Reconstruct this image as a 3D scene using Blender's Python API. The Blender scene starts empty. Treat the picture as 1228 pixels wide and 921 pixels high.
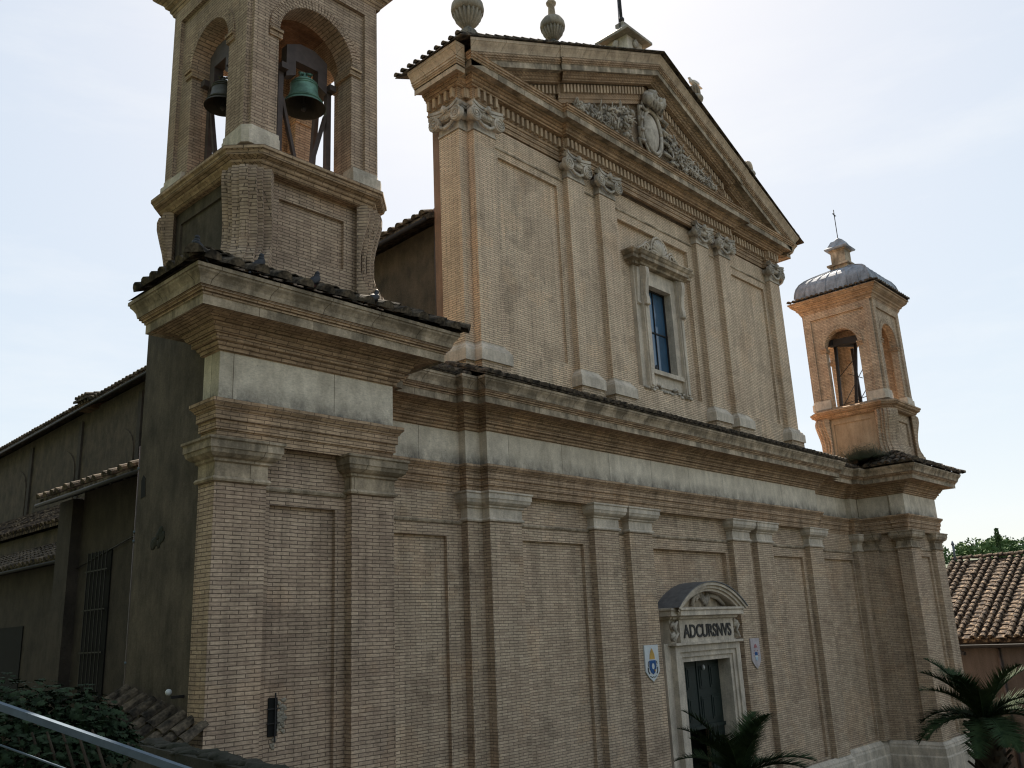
import bpy, bmesh, math, random
from math import sin, cos, pi, radians, sqrt, atan2
from mathutils import Vector, Matrix
random.seed(7)
SC = bpy.context.scene
COL = SC.collection

# ------------------------------------------------------------------ camera, world, sun, exposure
CAM = Vector((-21.533, -13.290, -2.291))
def cam_axes(yaw, pitch, roll):
    y, p, r = radians(yaw), radians(pitch), radians(roll)
    fwd = Vector((sin(y)*cos(p), cos(y)*cos(p), sin(p)))
    right = Vector((cos(y), -sin(y), 0)); up = right.cross(fwd)
    return right*cos(r)+up*sin(r), -right*sin(r)+up*cos(r), fwd
RX, UP, FW = cam_axes(47.341, 15.526, -2.665)
cd = bpy.data.cameras.new('camera'); cam = bpy.data.objects.new('camera', cd); COL.objects.link(cam)
cam.matrix_world = Matrix(((RX.x, UP.x, -FW.x, CAM.x), (RX.y, UP.y, -FW.y, CAM.y), (RX.z, UP.z, -FW.z, CAM.z), (0, 0, 0, 1)))
cd.sensor_width = 36; cd.lens = 36*1071.588/1228; cd.clip_start = .1; cd.clip_end = 3000
SC.camera = cam
SUN_AZ, SUN_EL = 50.0, 46.0           # azimuth east of +y (behind the church)
w = bpy.data.worlds.new('World'); SC.world = w; w.use_nodes = True
nt = w.node_tree; nt.nodes.clear()
sky = nt.nodes.new('ShaderNodeTexSky'); sky.sky_type = 'NISHITA'; sky.sun_disc = False
sky.sun_elevation = radians(SUN_EL); sky.sun_rotation = radians(SUN_AZ)
sky.altitude = 0; sky.air_density = 1.0; sky.dust_density = 0.9; sky.ozone_density = 0.6
bg = nt.nodes.new('ShaderNodeBackground'); bg.inputs[1].default_value = 0.15
wo = nt.nodes.new('ShaderNodeOutputWorld')
hs = nt.nodes.new('ShaderNodeHueSaturation'); hs.inputs['Saturation'].default_value = 1.9; hs.inputs['Hue'].default_value = .493
gm = nt.nodes.new('ShaderNodeGamma'); gm.inputs['Gamma'].default_value = .20      # thin, even high haze
nt.links.new(sky.outputs[0], gm.inputs[0]); nt.links.new(gm.outputs[0], hs.inputs['Color']); tc = nt.nodes.new('ShaderNodeTexCoord'); mpg = nt.nodes.new('ShaderNodeMapping'); mpg.inputs['Scale'].default_value = (2.2, 2.2, 9)
nz = nt.nodes.new('ShaderNodeTexNoise'); nz.inputs['Scale'].default_value = 1.3; nz.inputs['Detail'].default_value = 7; nz.inputs['Roughness'].default_value = .62
rm = nt.nodes.new('ShaderNodeValToRGB'); rm.color_ramp.elements[0].position = .48; rm.color_ramp.elements[0].color = (0, 0, 0, 1); rm.color_ramp.elements[1].position = .85; rm.color_ramp.elements[1].color = (1, 1, 1, 1)
mc = nt.nodes.new('ShaderNodeMix'); mc.data_type = 'RGBA'; mc.inputs[7].default_value = (1.62, 1.62, 1.60, 1)     # faint cirrus
mu_ = nt.nodes.new('ShaderNodeMath'); mu_.operation = 'MULTIPLY'; mu_.inputs[1].default_value = .45
nt.links.new(tc.outputs['Generated'], mpg.inputs[0]); nt.links.new(mpg.outputs[0], nz.inputs['Vector']); nt.links.new(nz.outputs['Fac'], rm.inputs[0])
nt.links.new(rm.outputs[0], mu_.inputs[0]); nt.links.new(mu_.outputs[0], mc.inputs['Factor']); nt.links.new(hs.outputs[0], mc.inputs[6]); nt.links.new(mc.outputs[2], bg.inputs[0]); nt.links.new(bg.outputs[0], wo.inputs[0])
ld = bpy.data.lights.new('sun', 'SUN'); ld.energy = 4.2; ld.angle = radians(.5); ld.color = (1, .90, .76)
sun = bpy.data.objects.new('sun', ld); COL.objects.link(sun)
sd = Vector((sin(radians(SUN_AZ))*cos(radians(SUN_EL)), cos(radians(SUN_AZ))*cos(radians(SUN_EL)), sin(radians(SUN_EL))))
sun.rotation_euler = sd.to_track_quat('Z', 'Y').to_euler(); sun.location = (0, 60, 60)
SC.view_settings.view_transform = 'Standard'; SC.view_settings.look = 'None'
SC.view_settings.exposure = 2.10; SC.view_settings.gamma = 1
SC.view_settings.use_curve_mapping = False
SC.render.engine = 'CYCLES'
SC.cycles.use_denoising = True
SC.cycles.max_bounces = 6; SC.cycles.diffuse_bounces = 4
SC.cycles.filter_width = 1.2

# ------------------------------------------------------------------ materials
def newmat(name):
    m = bpy.data.materials.new(name); m.use_nodes = True
    n = m.node_tree; b = n.nodes['Principled BSDF']
    return m, n, b
def N(n, t, **kw):
    x = n.nodes.new(t)
    for k, v in kw.items():
        if k.startswith('i_'):
            key = k[2:]
            x.inputs[int(key) if key.isdigit() else key].default_value = v
        else: setattr(x, k, v)
    return x
def noise(n, vec, scale, detail=6, rough=.6, sc=(1, 1, 1)):
    mp = N(n, 'ShaderNodeMapping'); mp.inputs['Scale'].default_value = sc
    n.links.new(vec, mp.inputs[0])
    t = N(n, 'ShaderNodeTexNoise'); t.inputs['Scale'].default_value = scale
    t.inputs['Detail'].default_value = detail; t.inputs['Roughness'].default_value = rough
    n.links.new(mp.outputs[0], t.inputs['Vector']); return t.outputs['Fac']
def ramp(n, fac, stops):
    r = N(n, 'ShaderNodeValToRGB'); e = r.color_ramp.elements
    while len(e) < len(stops): e.new(.5)
    for q, (p, c) in zip(e, stops):
        q.position = p; q.color = (c, c, c, 1) if not hasattr(c, '__len__') else (*c, 1)
    n.links.new(fac, r.inputs[0]); return r.outputs[0]
def mixc(n, a, b, fac, mode='MIX'):
    m = N(n, 'ShaderNodeMix', data_type='RGBA', blend_type=mode)
    for s, v in ((m.inputs['Factor'], fac), (m.inputs[6], a), (m.inputs[7], b)):
        if isinstance(v, (int, float)): s.default_value = v
        elif isinstance(v, tuple): s.default_value = (*v, 1)
        else: n.links.new(v, s)
    return m.outputs[2]
def bump(n, b, h, dist=.01, st=.6, prev=None):
    k = N(n, 'ShaderNodeBump'); k.inputs['Distance'].default_value = dist; k.inputs['Strength'].default_value = st
    n.links.new(h, k.inputs['Height'])
    if prev: n.links.new(prev, k.inputs['Normal'])
    n.links.new(k.outputs[0], b.inputs['Normal']); return k.outputs[0]
def pos(n): return N(n, 'ShaderNodeNewGeometry').outputs['Position']

def brick_mat(name, c1, c2, mortar, bw=.28, rh=.058, ms=.007, red=(.30, .17, .11), redamt=.55, grime=.5):
    m, n, b = newmat(name)
    g = N(n, 'ShaderNodeNewGeometry')
    sp = N(n, 'ShaderNodeSeparateXYZ'); n.links.new(g.outputs['Position'], sp.inputs[0])
    sn = N(n, 'ShaderNodeSeparateXYZ'); n.links.new(g.outputs['True Normal'], sn.inputs[0])
    def M(op, a, b_=None):
        q = N(n, 'ShaderNodeMath', operation=op)
        for i, v in enumerate((a, b_)):
            if v is None: continue
            if isinstance(v, (int, float)): q.inputs[i].default_value = v
            else: n.links.new(v, q.inputs[i])
        return q.outputs[0]
    ax, ay, az = (M('ABSOLUTE', sn.outputs[i]) for i in range(3))
    isx = M('GREATER_THAN', ax, ay); isz = M('GREATER_THAN', az, .75)
    def MX(f, a, c):
        q = N(n, 'ShaderNodeMix', data_type='FLOAT'); n.links.new(f, q.inputs[0]); n.links.new(a, q.inputs[2]); n.links.new(c, q.inputs[3]); return q.outputs[0]
    u = MX(isx, sp.outputs[0], sp.outputs[1]); v = MX(isz, sp.outputs[2], MX(isx, sp.outputs[1], sp.outputs[0]))
    wob = noise(n, g.outputs['Position'], 1.3, 2)
    v = M('ADD', v, M('MULTIPLY', wob, .03))
    cb = N(n, 'ShaderNodeCombineXYZ'); n.links.new(u, cb.inputs[0]); n.links.new(v, cb.inputs[1])
    bt = N(n, 'ShaderNodeTexBrick'); n.links.new(cb.outputs[0], bt.inputs['Vector'])
    bt.inputs['Scale'].default_value = 1; bt.inputs['Mortar Size'].default_value = ms; bt.inputs['Mortar Smooth'].default_value = .35
    bt.inputs['Brick Width'].default_value = bw; bt.inputs['Row Height'].default_value = rh
    bt.inputs['Color1'].default_value = (*c1, 1); bt.inputs['Color2'].default_value = (*c2, 1); bt.inputs['Mortar'].default_value = (*mortar, 1)
    P = g.outputs['Position']
    big = ramp(n, noise(n, P, .55, 5, .65), [(.40, 0.0), (.66, 1.0)])
    col = mixc(n, bt.outputs['Color'], mixc(n, bt.outputs['Color'], red, .5), M('MULTIPLY', big, redamt))
    fine = ramp(n, noise(n, P, 14, 4, .7, (1, 1, 4)), [(.3, .66), (.7, 1.22)])
    col = mixc(n, col, fine, 1.0, 'MULTIPLY')
    st = ramp(n, noise(n, P, 1.5, 6, .7, (1.6, 1.6, .35)), [(.38, 1 - grime*.55), (.6, 1.03)])
    col = mixc(n, col, st, 1.0, 'MULTIPLY')
    rp = ramp(n, noise(n, P, .8, 3, .5), [(.575, 0.0), (.60, .55)])          # patches of later, paler brick
    col = mixc(n, col, mixc(n, col, (1.12, 1.06, 1.0), 1.0, 'MULTIPLY'), rp)
    rk = ramp(n, noise(n, P, .9, 2, .5, (1.3, 1.3, 1.6)), [(.36, .84), (.385, 1.0)])   # older darker repairs
    col = mixc(n, col, rk, 1.0, 'MULTIPLY')
    ru = ramp(n, noise(n, P, 4.5, 5, .7, (1, 1, .07)), [(.30, .74), (.50, 1.0)])       # rain runs
    col = mixc(n, col, ru, .8, 'MULTIPLY')
    n.links.new(col, b.inputs['Base Color']); b.inputs['Roughness'].default_value = .95
    b.inputs['Specular IOR Level'].default_value = .15
    inv = M('SUBTRACT', 1.0, bt.outputs['Fac'])
    h = M('ADD', inv, M('MULTIPLY', noise(n, P, 30, 3), .5))
    bump(n, b, h, .012, .8)
    return m

BRICK = brick_mat('roman_brick', (.67, .52, .375), (.50, .375, .27), (.19, .15, .115), grime=.35, redamt=.35)
BRICKM = brick_mat('moulding_brick', (.58, .41, .27), (.43, .30, .195), (.19, .135, .095), grime=.6, redamt=.4)
BRICKT = brick_mat('tower_brick', (.59, .44, .32), (.44, .32, .235), (.17, .13, .10), grime=.45, redamt=.4)
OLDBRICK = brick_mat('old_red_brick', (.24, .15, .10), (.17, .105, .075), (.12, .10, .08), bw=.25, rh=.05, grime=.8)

def stone_mat(name, c, dark=(.16, .14, .12), spots=.6, rough=.85, bd=.012, lo=.36, hi=.62, streak=.7, joints=0, sootz=None):
    m, n, b = newmat(name); P = pos(n)
    a = ramp(n, noise(n, P, 2.2, 8, .7, (1, 1, .7)), [(lo, 1.0), (hi, 0.0)])
    c2 = mixc(n, c, dark, .0)
    fac = N(n, 'ShaderNodeMath', operation='MULTIPLY'); n.links.new(a, fac.inputs[0]); fac.inputs[1].default_value = spots
    col = mixc(n, c, dark, fac.outputs[0])
    f = ramp(n, noise(n, P, 18, 5, .75, (1, 1, 2.5)), [(.3, .78), (.65, 1.12)])
    col = mixc(n, col, f, 1.0, 'MULTIPLY')
    sk = ramp(n, noise(n, P, 7, 5, .7, (1, 1, .10)), [(.34, .72), (.60, 1.08)])
    col = mixc(n, col, sk, streak, 'MULTIPLY')
    pt = ramp(n, noise(n, P, 9, 3, .8), [(.27, .55), (.36, 1.0)])
    col = mixc(n, col, pt, .7, 'MULTIPLY')
    if joints:
        sp = N(n, 'ShaderNodeSeparateXYZ'); n.links.new(P, sp.inputs[0])
        ad = N(n, 'ShaderNodeMath', operation='ADD'); n.links.new(sp.outputs[0], ad.inputs[0]); n.links.new(sp.outputs[1], ad.inputs[1])
        cb = N(n, 'ShaderNodeCombineXYZ'); n.links.new(ad.outputs[0], cb.inputs[0]); cb.inputs[1].default_value = 7.3
        bt = N(n, 'ShaderNodeTexBrick'); n.links.new(cb.outputs[0], bt.inputs['Vector']); bt.inputs['Scale'].default_value = 1
        bt.inputs['Brick Width'].default_value = joints; bt.inputs['Row Height'].default_value = 40; bt.inputs['Mortar Size'].default_value = .006
        bt.offset = 0; bt.inputs['Color1'].default_value = (1, 1, 1, 1); bt.inputs['Color2'].default_value = (.86, .85, .83, 1); bt.inputs['Mortar'].default_value = (.3, .28, .25, 1)
        col = mixc(n, col, bt.outputs['Color'], 1.0, 'MULTIPLY')
        if sootz:     # soot crust creeping up from the ledge
            mr = N(n, 'ShaderNodeMapRange'); n.links.new(sp.outputs[2], mr.inputs[0]); mr.inputs[1].default_value = sootz[0]; mr.inputs[2].default_value = sootz[1]; mr.inputs[3].default_value = 1; mr.inputs[4].default_value = 0
            nz = ramp(n, noise(n, P, 3.0, 7, .75, (1, 1, .6)), [(.35, 0.0), (.6, 1.0)])
            mu = N(n, 'ShaderNodeMath', operation='MULTIPLY'); n.links.new(mr.outputs[0], mu.inputs[0]); n.links.new(nz, mu.inputs[1])
            col = mixc(n, col, (.10, .095, .09), mu.outputs[0])
    n.links.new(col, b.inputs['Base Color']); b.inputs['Roughness'].default_value = rough
    b.inputs['Specular IOR Level'].default_value = .2
    bump(n, b, noise(n, P, 22, 6, .7), bd, .7)
    return m
TRAV = stone_mat('travertine', (.66, .565, .46), spots=.5)
TRAVD = stone_mat('weathered_travertine', (.60, .48, .355), (.15, .12, .085), spots=.85, lo=.42, hi=.64, joints=.95)
FRIEZE = stone_mat('frieze_plaster', (.78, .69, .57), (.34, .29, .23), spots=.6, streak=.3, joints=1.83, sootz=(1.2, 1.55))
RELIEF = stone_mat('carved_stone', (.64, .56, .47), (.16, .14, .12), spots=.75, bd=.03)
URN = stone_mat('lichened_stone', (.34, .30, .24), (.07, .07, .065), spots=1.0, lo=.42, hi=.66)
URNB = stone_mat('urn_stone', (.36, .31, .24), (.13, .12, .11), spots=.7)
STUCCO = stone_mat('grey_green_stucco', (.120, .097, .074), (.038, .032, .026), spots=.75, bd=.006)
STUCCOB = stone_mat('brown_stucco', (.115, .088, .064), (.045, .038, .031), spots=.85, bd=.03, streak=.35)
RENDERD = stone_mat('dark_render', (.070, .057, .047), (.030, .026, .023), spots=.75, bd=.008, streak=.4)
STUCCOR = stone_mat('reddish_stucco', (.32, .19, .13), (.16, .11, .08), spots=.6, bd=.006)
DENT = stone_mat('dentil_brick', (.60, .45, .31), (.2, .14, .1), spots=.6)
TANSTONE = stone_mat('tan_cornice_stone', (.60, .46, .33), (.22, .16, .11), spots=.6, joints=1.1)
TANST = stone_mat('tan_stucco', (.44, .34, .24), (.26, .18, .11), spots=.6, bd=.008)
BRICKU = brick_mat('brightened_fine_yellow_brick', (.86, .67, .485), (.74, .57, .41), (.30, .225, .165), rh=.055, ms=.0085, grime=.35, redamt=.35)  # finer yellow brick, colour also raised to imitate stronger light higher up
PINK = stone_mat('pink_render', (.105, .086, .078), (.07, .058, .053), spots=.5, bd=.005)
PAVE = stone_mat('dark_paving', (.06, .055, .048), (.05, .05, .045), spots=.8)
DARKST = stone_mat('mossy_stone', (.05, .046, .036), (.02, .024, .015), spots=.9)
LEAD = stone_mat('lead_sheet', (.34, .36, .40), (.12, .125, .14), spots=.75, rough=.85, bd=.004)
def plain(name, c, rough=.6, metal=0, spec=.4, var=.25, sc=6):
    m, n, b = newmat(name); P = pos(n)
    f = ramp(n, noise(n, P, sc, 5, .7), [(.3, 1-var), (.7, 1+var)])
    n.links.new(mixc(n, c, f, 1.0, 'MULTIPLY'), b.inputs['Base Color'])
    b.inputs['Roughness'].default_value = rough; b.inputs['Metallic'].default_value = metal
    b.inputs['Specular IOR Level'].default_value = spec
    return m
def tile_mat(name, a, c, d, sc=3.2):
    m, n, b = newmat(name); P = pos(n)
    col = ramp(n, noise(n, P, sc, 2, .5, (1.3, 1.3, 1.3)), [(.33, a), (.5, c), (.68, d)])
    f = ramp(n, noise(n, P, 26, 4, .7), [(.35, .6), (.65, 1.15)])
    n.links.new(mixc(n, col, f, 1.0, 'MULTIPLY'), b.inputs['Base Color']); b.inputs['Roughness'].default_value = .95
    b.inputs['Specular IOR Level'].default_value = .1
    bump(n, b, noise(n, P, 30, 4), .012, .6)
    return m
TILE = tile_mat('terracotta_tile', (.09, .06, .04), (.25, .155, .095), (.42, .30, .19), 4)
LITTILE = tile_mat('brightened_terracotta_tile', (.34, .20, .12), (.50, .31, .18), (.58, .38, .24), 4)  # tile colour brightened so the roofs bounce warmer light onto the far tower
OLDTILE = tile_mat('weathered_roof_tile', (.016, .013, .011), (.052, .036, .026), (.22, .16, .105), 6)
TILED = tile_mat('blackened_tile', (.03, .026, .022), (.085, .068, .052), (.16, .125, .09), 5)
BRONZE = plain('green_bronze', (.13, .24, .185), .55, .25, .4, .5, 5)
BRONZED = plain('dark_bronze', (.07, .065, .05), .5, .4, .4, .4, 5)
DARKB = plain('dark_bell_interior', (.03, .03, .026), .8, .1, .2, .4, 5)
IRON = plain('painted_iron', (.022, .020, .021), .6, 0, .3, .3)
IRONB = plain('brown_steel', (.072, .052, .046), .6, 0, .3, .3)
RAILM = plain('grey_rail_paint', (.12, .15, .185), .95, 0, .05, .2)
WOODG = plain('dark_green_wood', (.010, .019, .017), .5, 0, .4, .35, 12)
GLASS = plain('blue_window_glass', (.035, .085, .15), .08, 0, .8, .3, .9)
WHITE = plain('white_enamel', (.55, .57, .58), .5, 0, .4, .12)
PINKW = plain('faded_pink_enamel', (.42, .37, .38), .6, 0, .3, .2)
BLUEP = plain('blue_paint', (.012, .07, .22), .6, 0, .3, .3)
PALEB = plain('pale_blue_paint', (.35, .48, .58), .6)
GOLDP = plain('ochre_gold_paint', (.50, .30, .07), .6, 0, .3, .3)
DARKP = plain('black_paint', (.03, .03, .04), .7)
REDP = plain('faded_red_paint', (.33, .12, .13), .7)
BLACK = plain('dark_opening', (.004, .004, .0035), .9)  # near-black colour stands in for the unlit depth of openings
GREYSLAB = plain('dark_lead_cover', (.13, .13, .135), .6, .2, .4, .3)
PIG = plain('slate_feathers', (.02, .021, .026), .6, 0, .3, .4, 20)
GULL = plain('pale_feathers', (.55, .50, .45), .7, 0, .3, .2, 20)
LETTER = plain('letter_black', (.03, .028, .026), .6)
def leaf_mat(name, a, c, sc=1.2):
    m, n, b = newmat(name); P = pos(n)
    n.links.new(ramp(n, noise(n, P, sc, 4, .7), [(.32, a), (.68, c)]), b.inputs['Base Color'])
    b.inputs['Roughness'].default_value = .55; b.inputs['Specular IOR Level'].default_value = .35
    return m
LEAF = leaf_mat('dark_leaf', (.006, .014, .006), (.028, .048, .022), 7)
LEAF.node_tree.nodes['Principled BSDF'].inputs['Roughness'].default_value = .8; LEAF.node_tree.nodes['Principled BSDF'].inputs['Specular IOR Level'].default_value = .15
PALM = leaf_mat('palm_leaf', (.012, .026, .010), (.04, .065, .025), 6)
PALM.node_tree.nodes['Principled BSDF'].inputs['Roughness'].default_value = .85; PALM.node_tree.nodes['Principled BSDF'].inputs['Specular IOR Level'].default_value = .15
BARK = plain('palm_bark', (.045, .035, .025), .95, 0, .1, .5, 12)
WOODL = leaf_mat('hillside_leaf', (.03, .06, .022), (.09, .135, .055), .08)
WOODL.node_tree.nodes['Principled BSDF'].inputs['Roughness'].default_value = .9; WOODL.node_tree.nodes['Principled BSDF'].inputs['Specular IOR Level'].default_value = .08
MOSSG = leaf_mat('roof_weed_leaf', (.03, .045, .02), (.09, .11, .05), 9)
HILLM = plain('hill_ground', (.04, .055, .03), .95)

# ------------------------------------------------------------------ mesh helpers
class MB:
    def __init__(s): s.v = []; s.f = []; s.sm = []
    def add(s, vs, fs, smooth=False):
        o = len(s.v); s.v += [tuple(q) for q in vs]; s.f += [tuple(i+o for i in f) for f in fs]; s.sm += [smooth]*len(fs); return s
    def box(s, x0, x1, y0, y1, z0, z1):
        return s.add([(x, y, z) for z in (z0, z1) for y in (y0, y1) for x in (x0, x1)],
                     [(0, 2, 3, 1), (4, 5, 7, 6), (0, 1, 5, 4), (2, 6, 7, 3), (0, 4, 6, 2), (1, 3, 7, 5)])
    def obox(s, p0, p1, w_, d_, up=(0, 0, 1)):
        """bar from p0 to p1 with rectangular section w_ x d_"""
        p0, p1 = Vector(p0), Vector(p1); a = (p1-p0).normalized(); up = Vector(up)
        if abs(a.dot(up)) > .98: up = Vector((0, 1, 0))
        r = a.cross(up).normalized(); q = r.cross(a).normalized()
        vs = []
        for p in (p0, p1):
            for i, j in ((-1, -1), (1, -1), (1, 1), (-1, 1)): vs.append(p+r*(i*w_/2)+q*(j*d_/2))
        return s.add(vs, [(0, 1, 2, 3), (7, 6, 5, 4), (0, 4, 5, 1), (1, 5, 6, 2), (2, 6, 7, 3), (3, 7, 4, 0)])
    def poly(s, pts, axis, a, b):
        """closed polygon (2-D pts) extruded along axis from a to b. axis 'y': pts=(x,z); 'x': pts=(y,z); 'z': pts=(x,y)"""
        def mk(p, t): return {'y': (p[0], t, p[1]), 'x': (t, p[0], p[1]), 'z': (p[0], p[1], t)}[axis]
        n = len(pts); vs = [mk(p, a) for p in pts]+[mk(p, b) for p in pts]
        return s.add(vs, [tuple(range(n)), tuple(range(2*n-1, n-1, -1))]+[(i, n+i, n+(i+1) % n, (i+1) % n) for i in range(n)])
    def sweep(s, prof, path, caps=True, closed=False, zadd=0):
        """prof [(outward offset, z)], plan path [(x,y)], outward = right-hand side of travel"""
        n = len(path); ns = []
        rng = range(n if closed else n-1)
        seg = []
        for i in rng:
            a, b = path[i], path[(i+1) % n]; dx, dy = b[0]-a[0], b[1]-a[1]; l = sqrt(dx*dx+dy*dy); seg.append((dy/l, -dx/l))
        for i in range(n):
            if closed: p, q = seg[i-1], seg[i]
            else: p = seg[max(0, i-1)]; q = seg[min(len(seg)-1, i)]
            k = 1+p[0]*q[0]+p[1]*q[1]
            ns.append(((p[0]+q[0])/k, (p[1]+q[1])/k) if k > 1e-6 else p)
        m = len(prof); vs = [(path[i][0]+ns[i][0]*o, path[i][1]+ns[i][1]*o, z+zadd) for i in range(n) for o, z in prof]
        fs = []
        for i in rng:
            j = (i+1) % n
            for k in range(m-1): fs.append((i*m+k, j*m+k, j*m+k+1, i*m+k+1))
        if caps and not closed: fs += [tuple(range(m)), tuple(range((n-1)*m+m-1, (n-1)*m-1, -1))]
        return s.add(vs, fs)
    def lathe(s, prof, c, seg=20, flute=0, smooth=True, lobes=0):
        c = Vector(c); vs = []; m = len(prof)
        for k in range(seg):
            t = 2*pi*k/seg
            for r, z in prof:
                rr = r*(1-flute*(1-abs(sin(lobes*t/2)))) if flute else r
                vs.append(c+Vector((rr*cos(t), rr*sin(t), z)))
        fs = [(k*m+j, ((k+1) % seg)*m+j, ((k+1) % seg)*m+j+1, k*m+j+1) for k in range(seg) for j in range(m-1)]
        fs += [tuple(k*m for k in range(seg))[::-1], tuple(k*m+m-1 for k in range(seg))]
        return s.add(vs, fs, smooth)
    def tube(s, pts, r, seg=8, r2=None):
        pts = [Vector(p) for p in pts]; n = len(pts); vs = []; up = Vector((.03, .05, 1))
        for i, p in enumerate(pts):
            a = (pts[min(n-1, i+1)]-pts[max(0, i-1)]).normalized(); u = a.cross(up)
            if u.length < .05: u = a.cross(Vector((1, 0, 0)))
            u.normalize(); q = a.cross(u); rr = r if r2 is None else r+(r2-r)*i/(n-1)
            for k in range(seg): vs.append(p+u*(rr*cos(2*pi*k/seg))+q*(rr*sin(2*pi*k/seg)))
        fs = [(i*seg+k, i*seg+(k+1) % seg, (i+1)*seg+(k+1) % seg, (i+1)*seg+k) for i in range(n-1) for k in range(seg)]
        fs += [tuple(range(seg))[::-1], tuple((n-1)*seg+k for k in range(seg))]
        return s.add(vs, fs, True)
    def blob(s, c, r, seg=10, rings=7, jit=0, rnd=random):
        c = Vector(c); vs = [c-Vector((0, 0, r[2]))]
        for i in range(1, rings):
            a = -pi/2+pi*i/rings
            for k in range(seg):
                t = 2*pi*k/seg; j = 1+rnd.uniform(-jit, jit)
                vs.append(c+Vector((r[0]*cos(a)*cos(t)*j, r[1]*cos(a)*sin(t)*j, r[2]*sin(a)*j)))
        vs.append(c+Vector((0, 0, r[2]))); L = len(vs)-1
        fs = [(0, 1+(k+1) % seg, 1+k) for k in range(seg)]
        for i in range(rings-2):
            for k in range(seg): fs.append((1+i*seg+k, 1+i*seg+(k+1) % seg, 1+(i+1)*seg+(k+1) % seg, 1+(i+1)*seg+k))
        fs += [(L, 1+(rings-2)*seg+k, 1+(rings-2)*seg+(k+1) % seg) for k in range(seg)]
        return s.add(vs, fs, True)
    def xform(s, fn): s.v = [tuple(fn(*p)) for p in s.v]; return s
    def build(s, name, mat, parent=None, at=None):
        if parent is not None: o0 = Vector(parent['_o'])
        elif at is not None: o0 = Vector(at)
        else:
            xs, ys, zs = zip(*s.v); o0 = Vector(((min(xs)+max(xs))/2, (min(ys)+max(ys))/2, min(zs)))
        me = bpy.data.meshes.new(name)
        me.from_pydata([tuple(Vector(p)-o0) for p in s.v], [], s.f); me.materials.append(mat)
        me.polygons.foreach_set('use_smooth', s.sm)
        bm = bmesh.new(); bm.from_mesh(me); bmesh.ops.recalc_face_normals(bm, faces=bm.faces); bm.to_mesh(me); bm.free()
        me.update()
        o = bpy.data.objects.new(name, me); COL.objects.link(o); o['_o'] = tuple(o0)
        if parent is not None: o.parent = parent
        else: o.location = o0
        return o
def thing(name, loc, label, cat, group=None):
    o = bpy.data.objects.new(name, None); COL.objects.link(o); o.location = loc; o['_o'] = tuple(loc); o.empty_display_size = .3
    return tag(o, label, cat, group)
def tag(o, label=None, cat=None, group=None, kind=None):
    if label: o['label'] = label
    if cat: o['category'] = cat
    if group: o['group'] = group
    if kind: o['kind'] = kind
    return o

# ------------------------------------------------------------------ setting
GZ = -8.25
MB().box(-400, 600, -300, 500, GZ-.5, GZ).build('ground', PAVE)
bpy.data.objects['ground']['kind'] = 'structure'

# ------------------------------------------------------------------ the church
church = thing('church', (0, 1, GZ), 'big brick church with a two storey pilastered front, carved pediment and central doorway', 'church')
# front wall, lower storey: recessed panels between pilasters
def wall_panels(mb, x0, x1, z0, z1, yf, yb, panels, rec, back=True):
    """slab with recessed rectangular panels; panels=[(xa,xb,za,zb)] sorted by x"""
    if back: mb.box(x0, x1, yf+rec, yb, z0, z1)
    x = x0
    for xa, xb, za, zb in panels:
        if xa > x: mb.box(x, xa, yf, yf+rec, z0, z1)
        if zb < z1: mb.box(xa, xb, yf, yf+rec, zb, z1)
        if za > z0: mb.box(xa, xb, yf, yf+rec, z0, za)
        x = xb
    if x < x1: mb.box(x, x1, yf, yf+rec, z0, z1)
PT, PBZ = -.34, -6.45
f = MB()
wall_panels(f, -7.97, -1.90, GZ, .6, .19, 1.2, [(-6.80, -4.66, PBZ, PT)], .09)
wall_panels(f, 1.90, 7.97, GZ, .6, .19, 1.2, [(4.66, 6.80, PBZ, PT)], .09)
f.box(-1.90, -1.20, .34, 1.2, GZ, .6); f.box(1.20, 1.90, .34, 1.2, GZ, .6); f.box(-1.20, 1.20, .34, 1.2, -3.17, .6)
f.box(-1.90, 1.90, .19, .34, PT, .6)
for s in (-1, 1):
    a, b = sorted((s*7.9, s*8.40)); f.box(a, b, .30, 1.2, GZ, .6)
    a, b = sorted((s*8.43, s*12.1))
    pa, pb = sorted((s*8.86, s*11.32))
    wall_panels(f, a, b, GZ, .6, .42, 1.2, [(pa, pb, PBZ, -.31)], .09)
f.build('lower_wall', BRICK, church)
# plinth of travertine
PLP = [(0, GZ), (.16, GZ), (.16, -7.0), (.13, -6.95), (.13, -6.72), (.10, -6.66), (.10, -6.62), (.02, -6.52), (0, -6.5)]
def step_path(sgn=1):
    return None
cpath = [(-11.93, .42), (-8.43, .42), (-8.43, .225), (-8, .225), (-8, 0), (-1.75, 0)]
mb = MB().sweep(PLP, [(-11.93, .40), (-8.43, .40), (-8.43, .225), (-8, .225), (-8, .05), (-1.65, .05)])
mb.sweep(PLP, [(1.65, .05), (8, .05), (8, .225), (8.43, .225), (8.43, .40), (11.93, .40)])
mb.build('stone_plinth', TRAV, church)
# string moulding between the capitals
ST = [(0, -.06), (.03, -.05), (.045, -.01), (.03, .01), (0, .02)]
for xa, xb, y in ((-7.01, -4.45, .19), (-2.05, 2.05, .19), (4.45, 7.01, .19), (-11.9, -8.43, .42), (8.43, 11.35, .42), (-3.48, -3.03, .19), (3.03, 3.48, .19)):
    MB().sweep(ST, [(xa, y), (xb, y)]).build('string_course', TRAVD, church)

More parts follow.
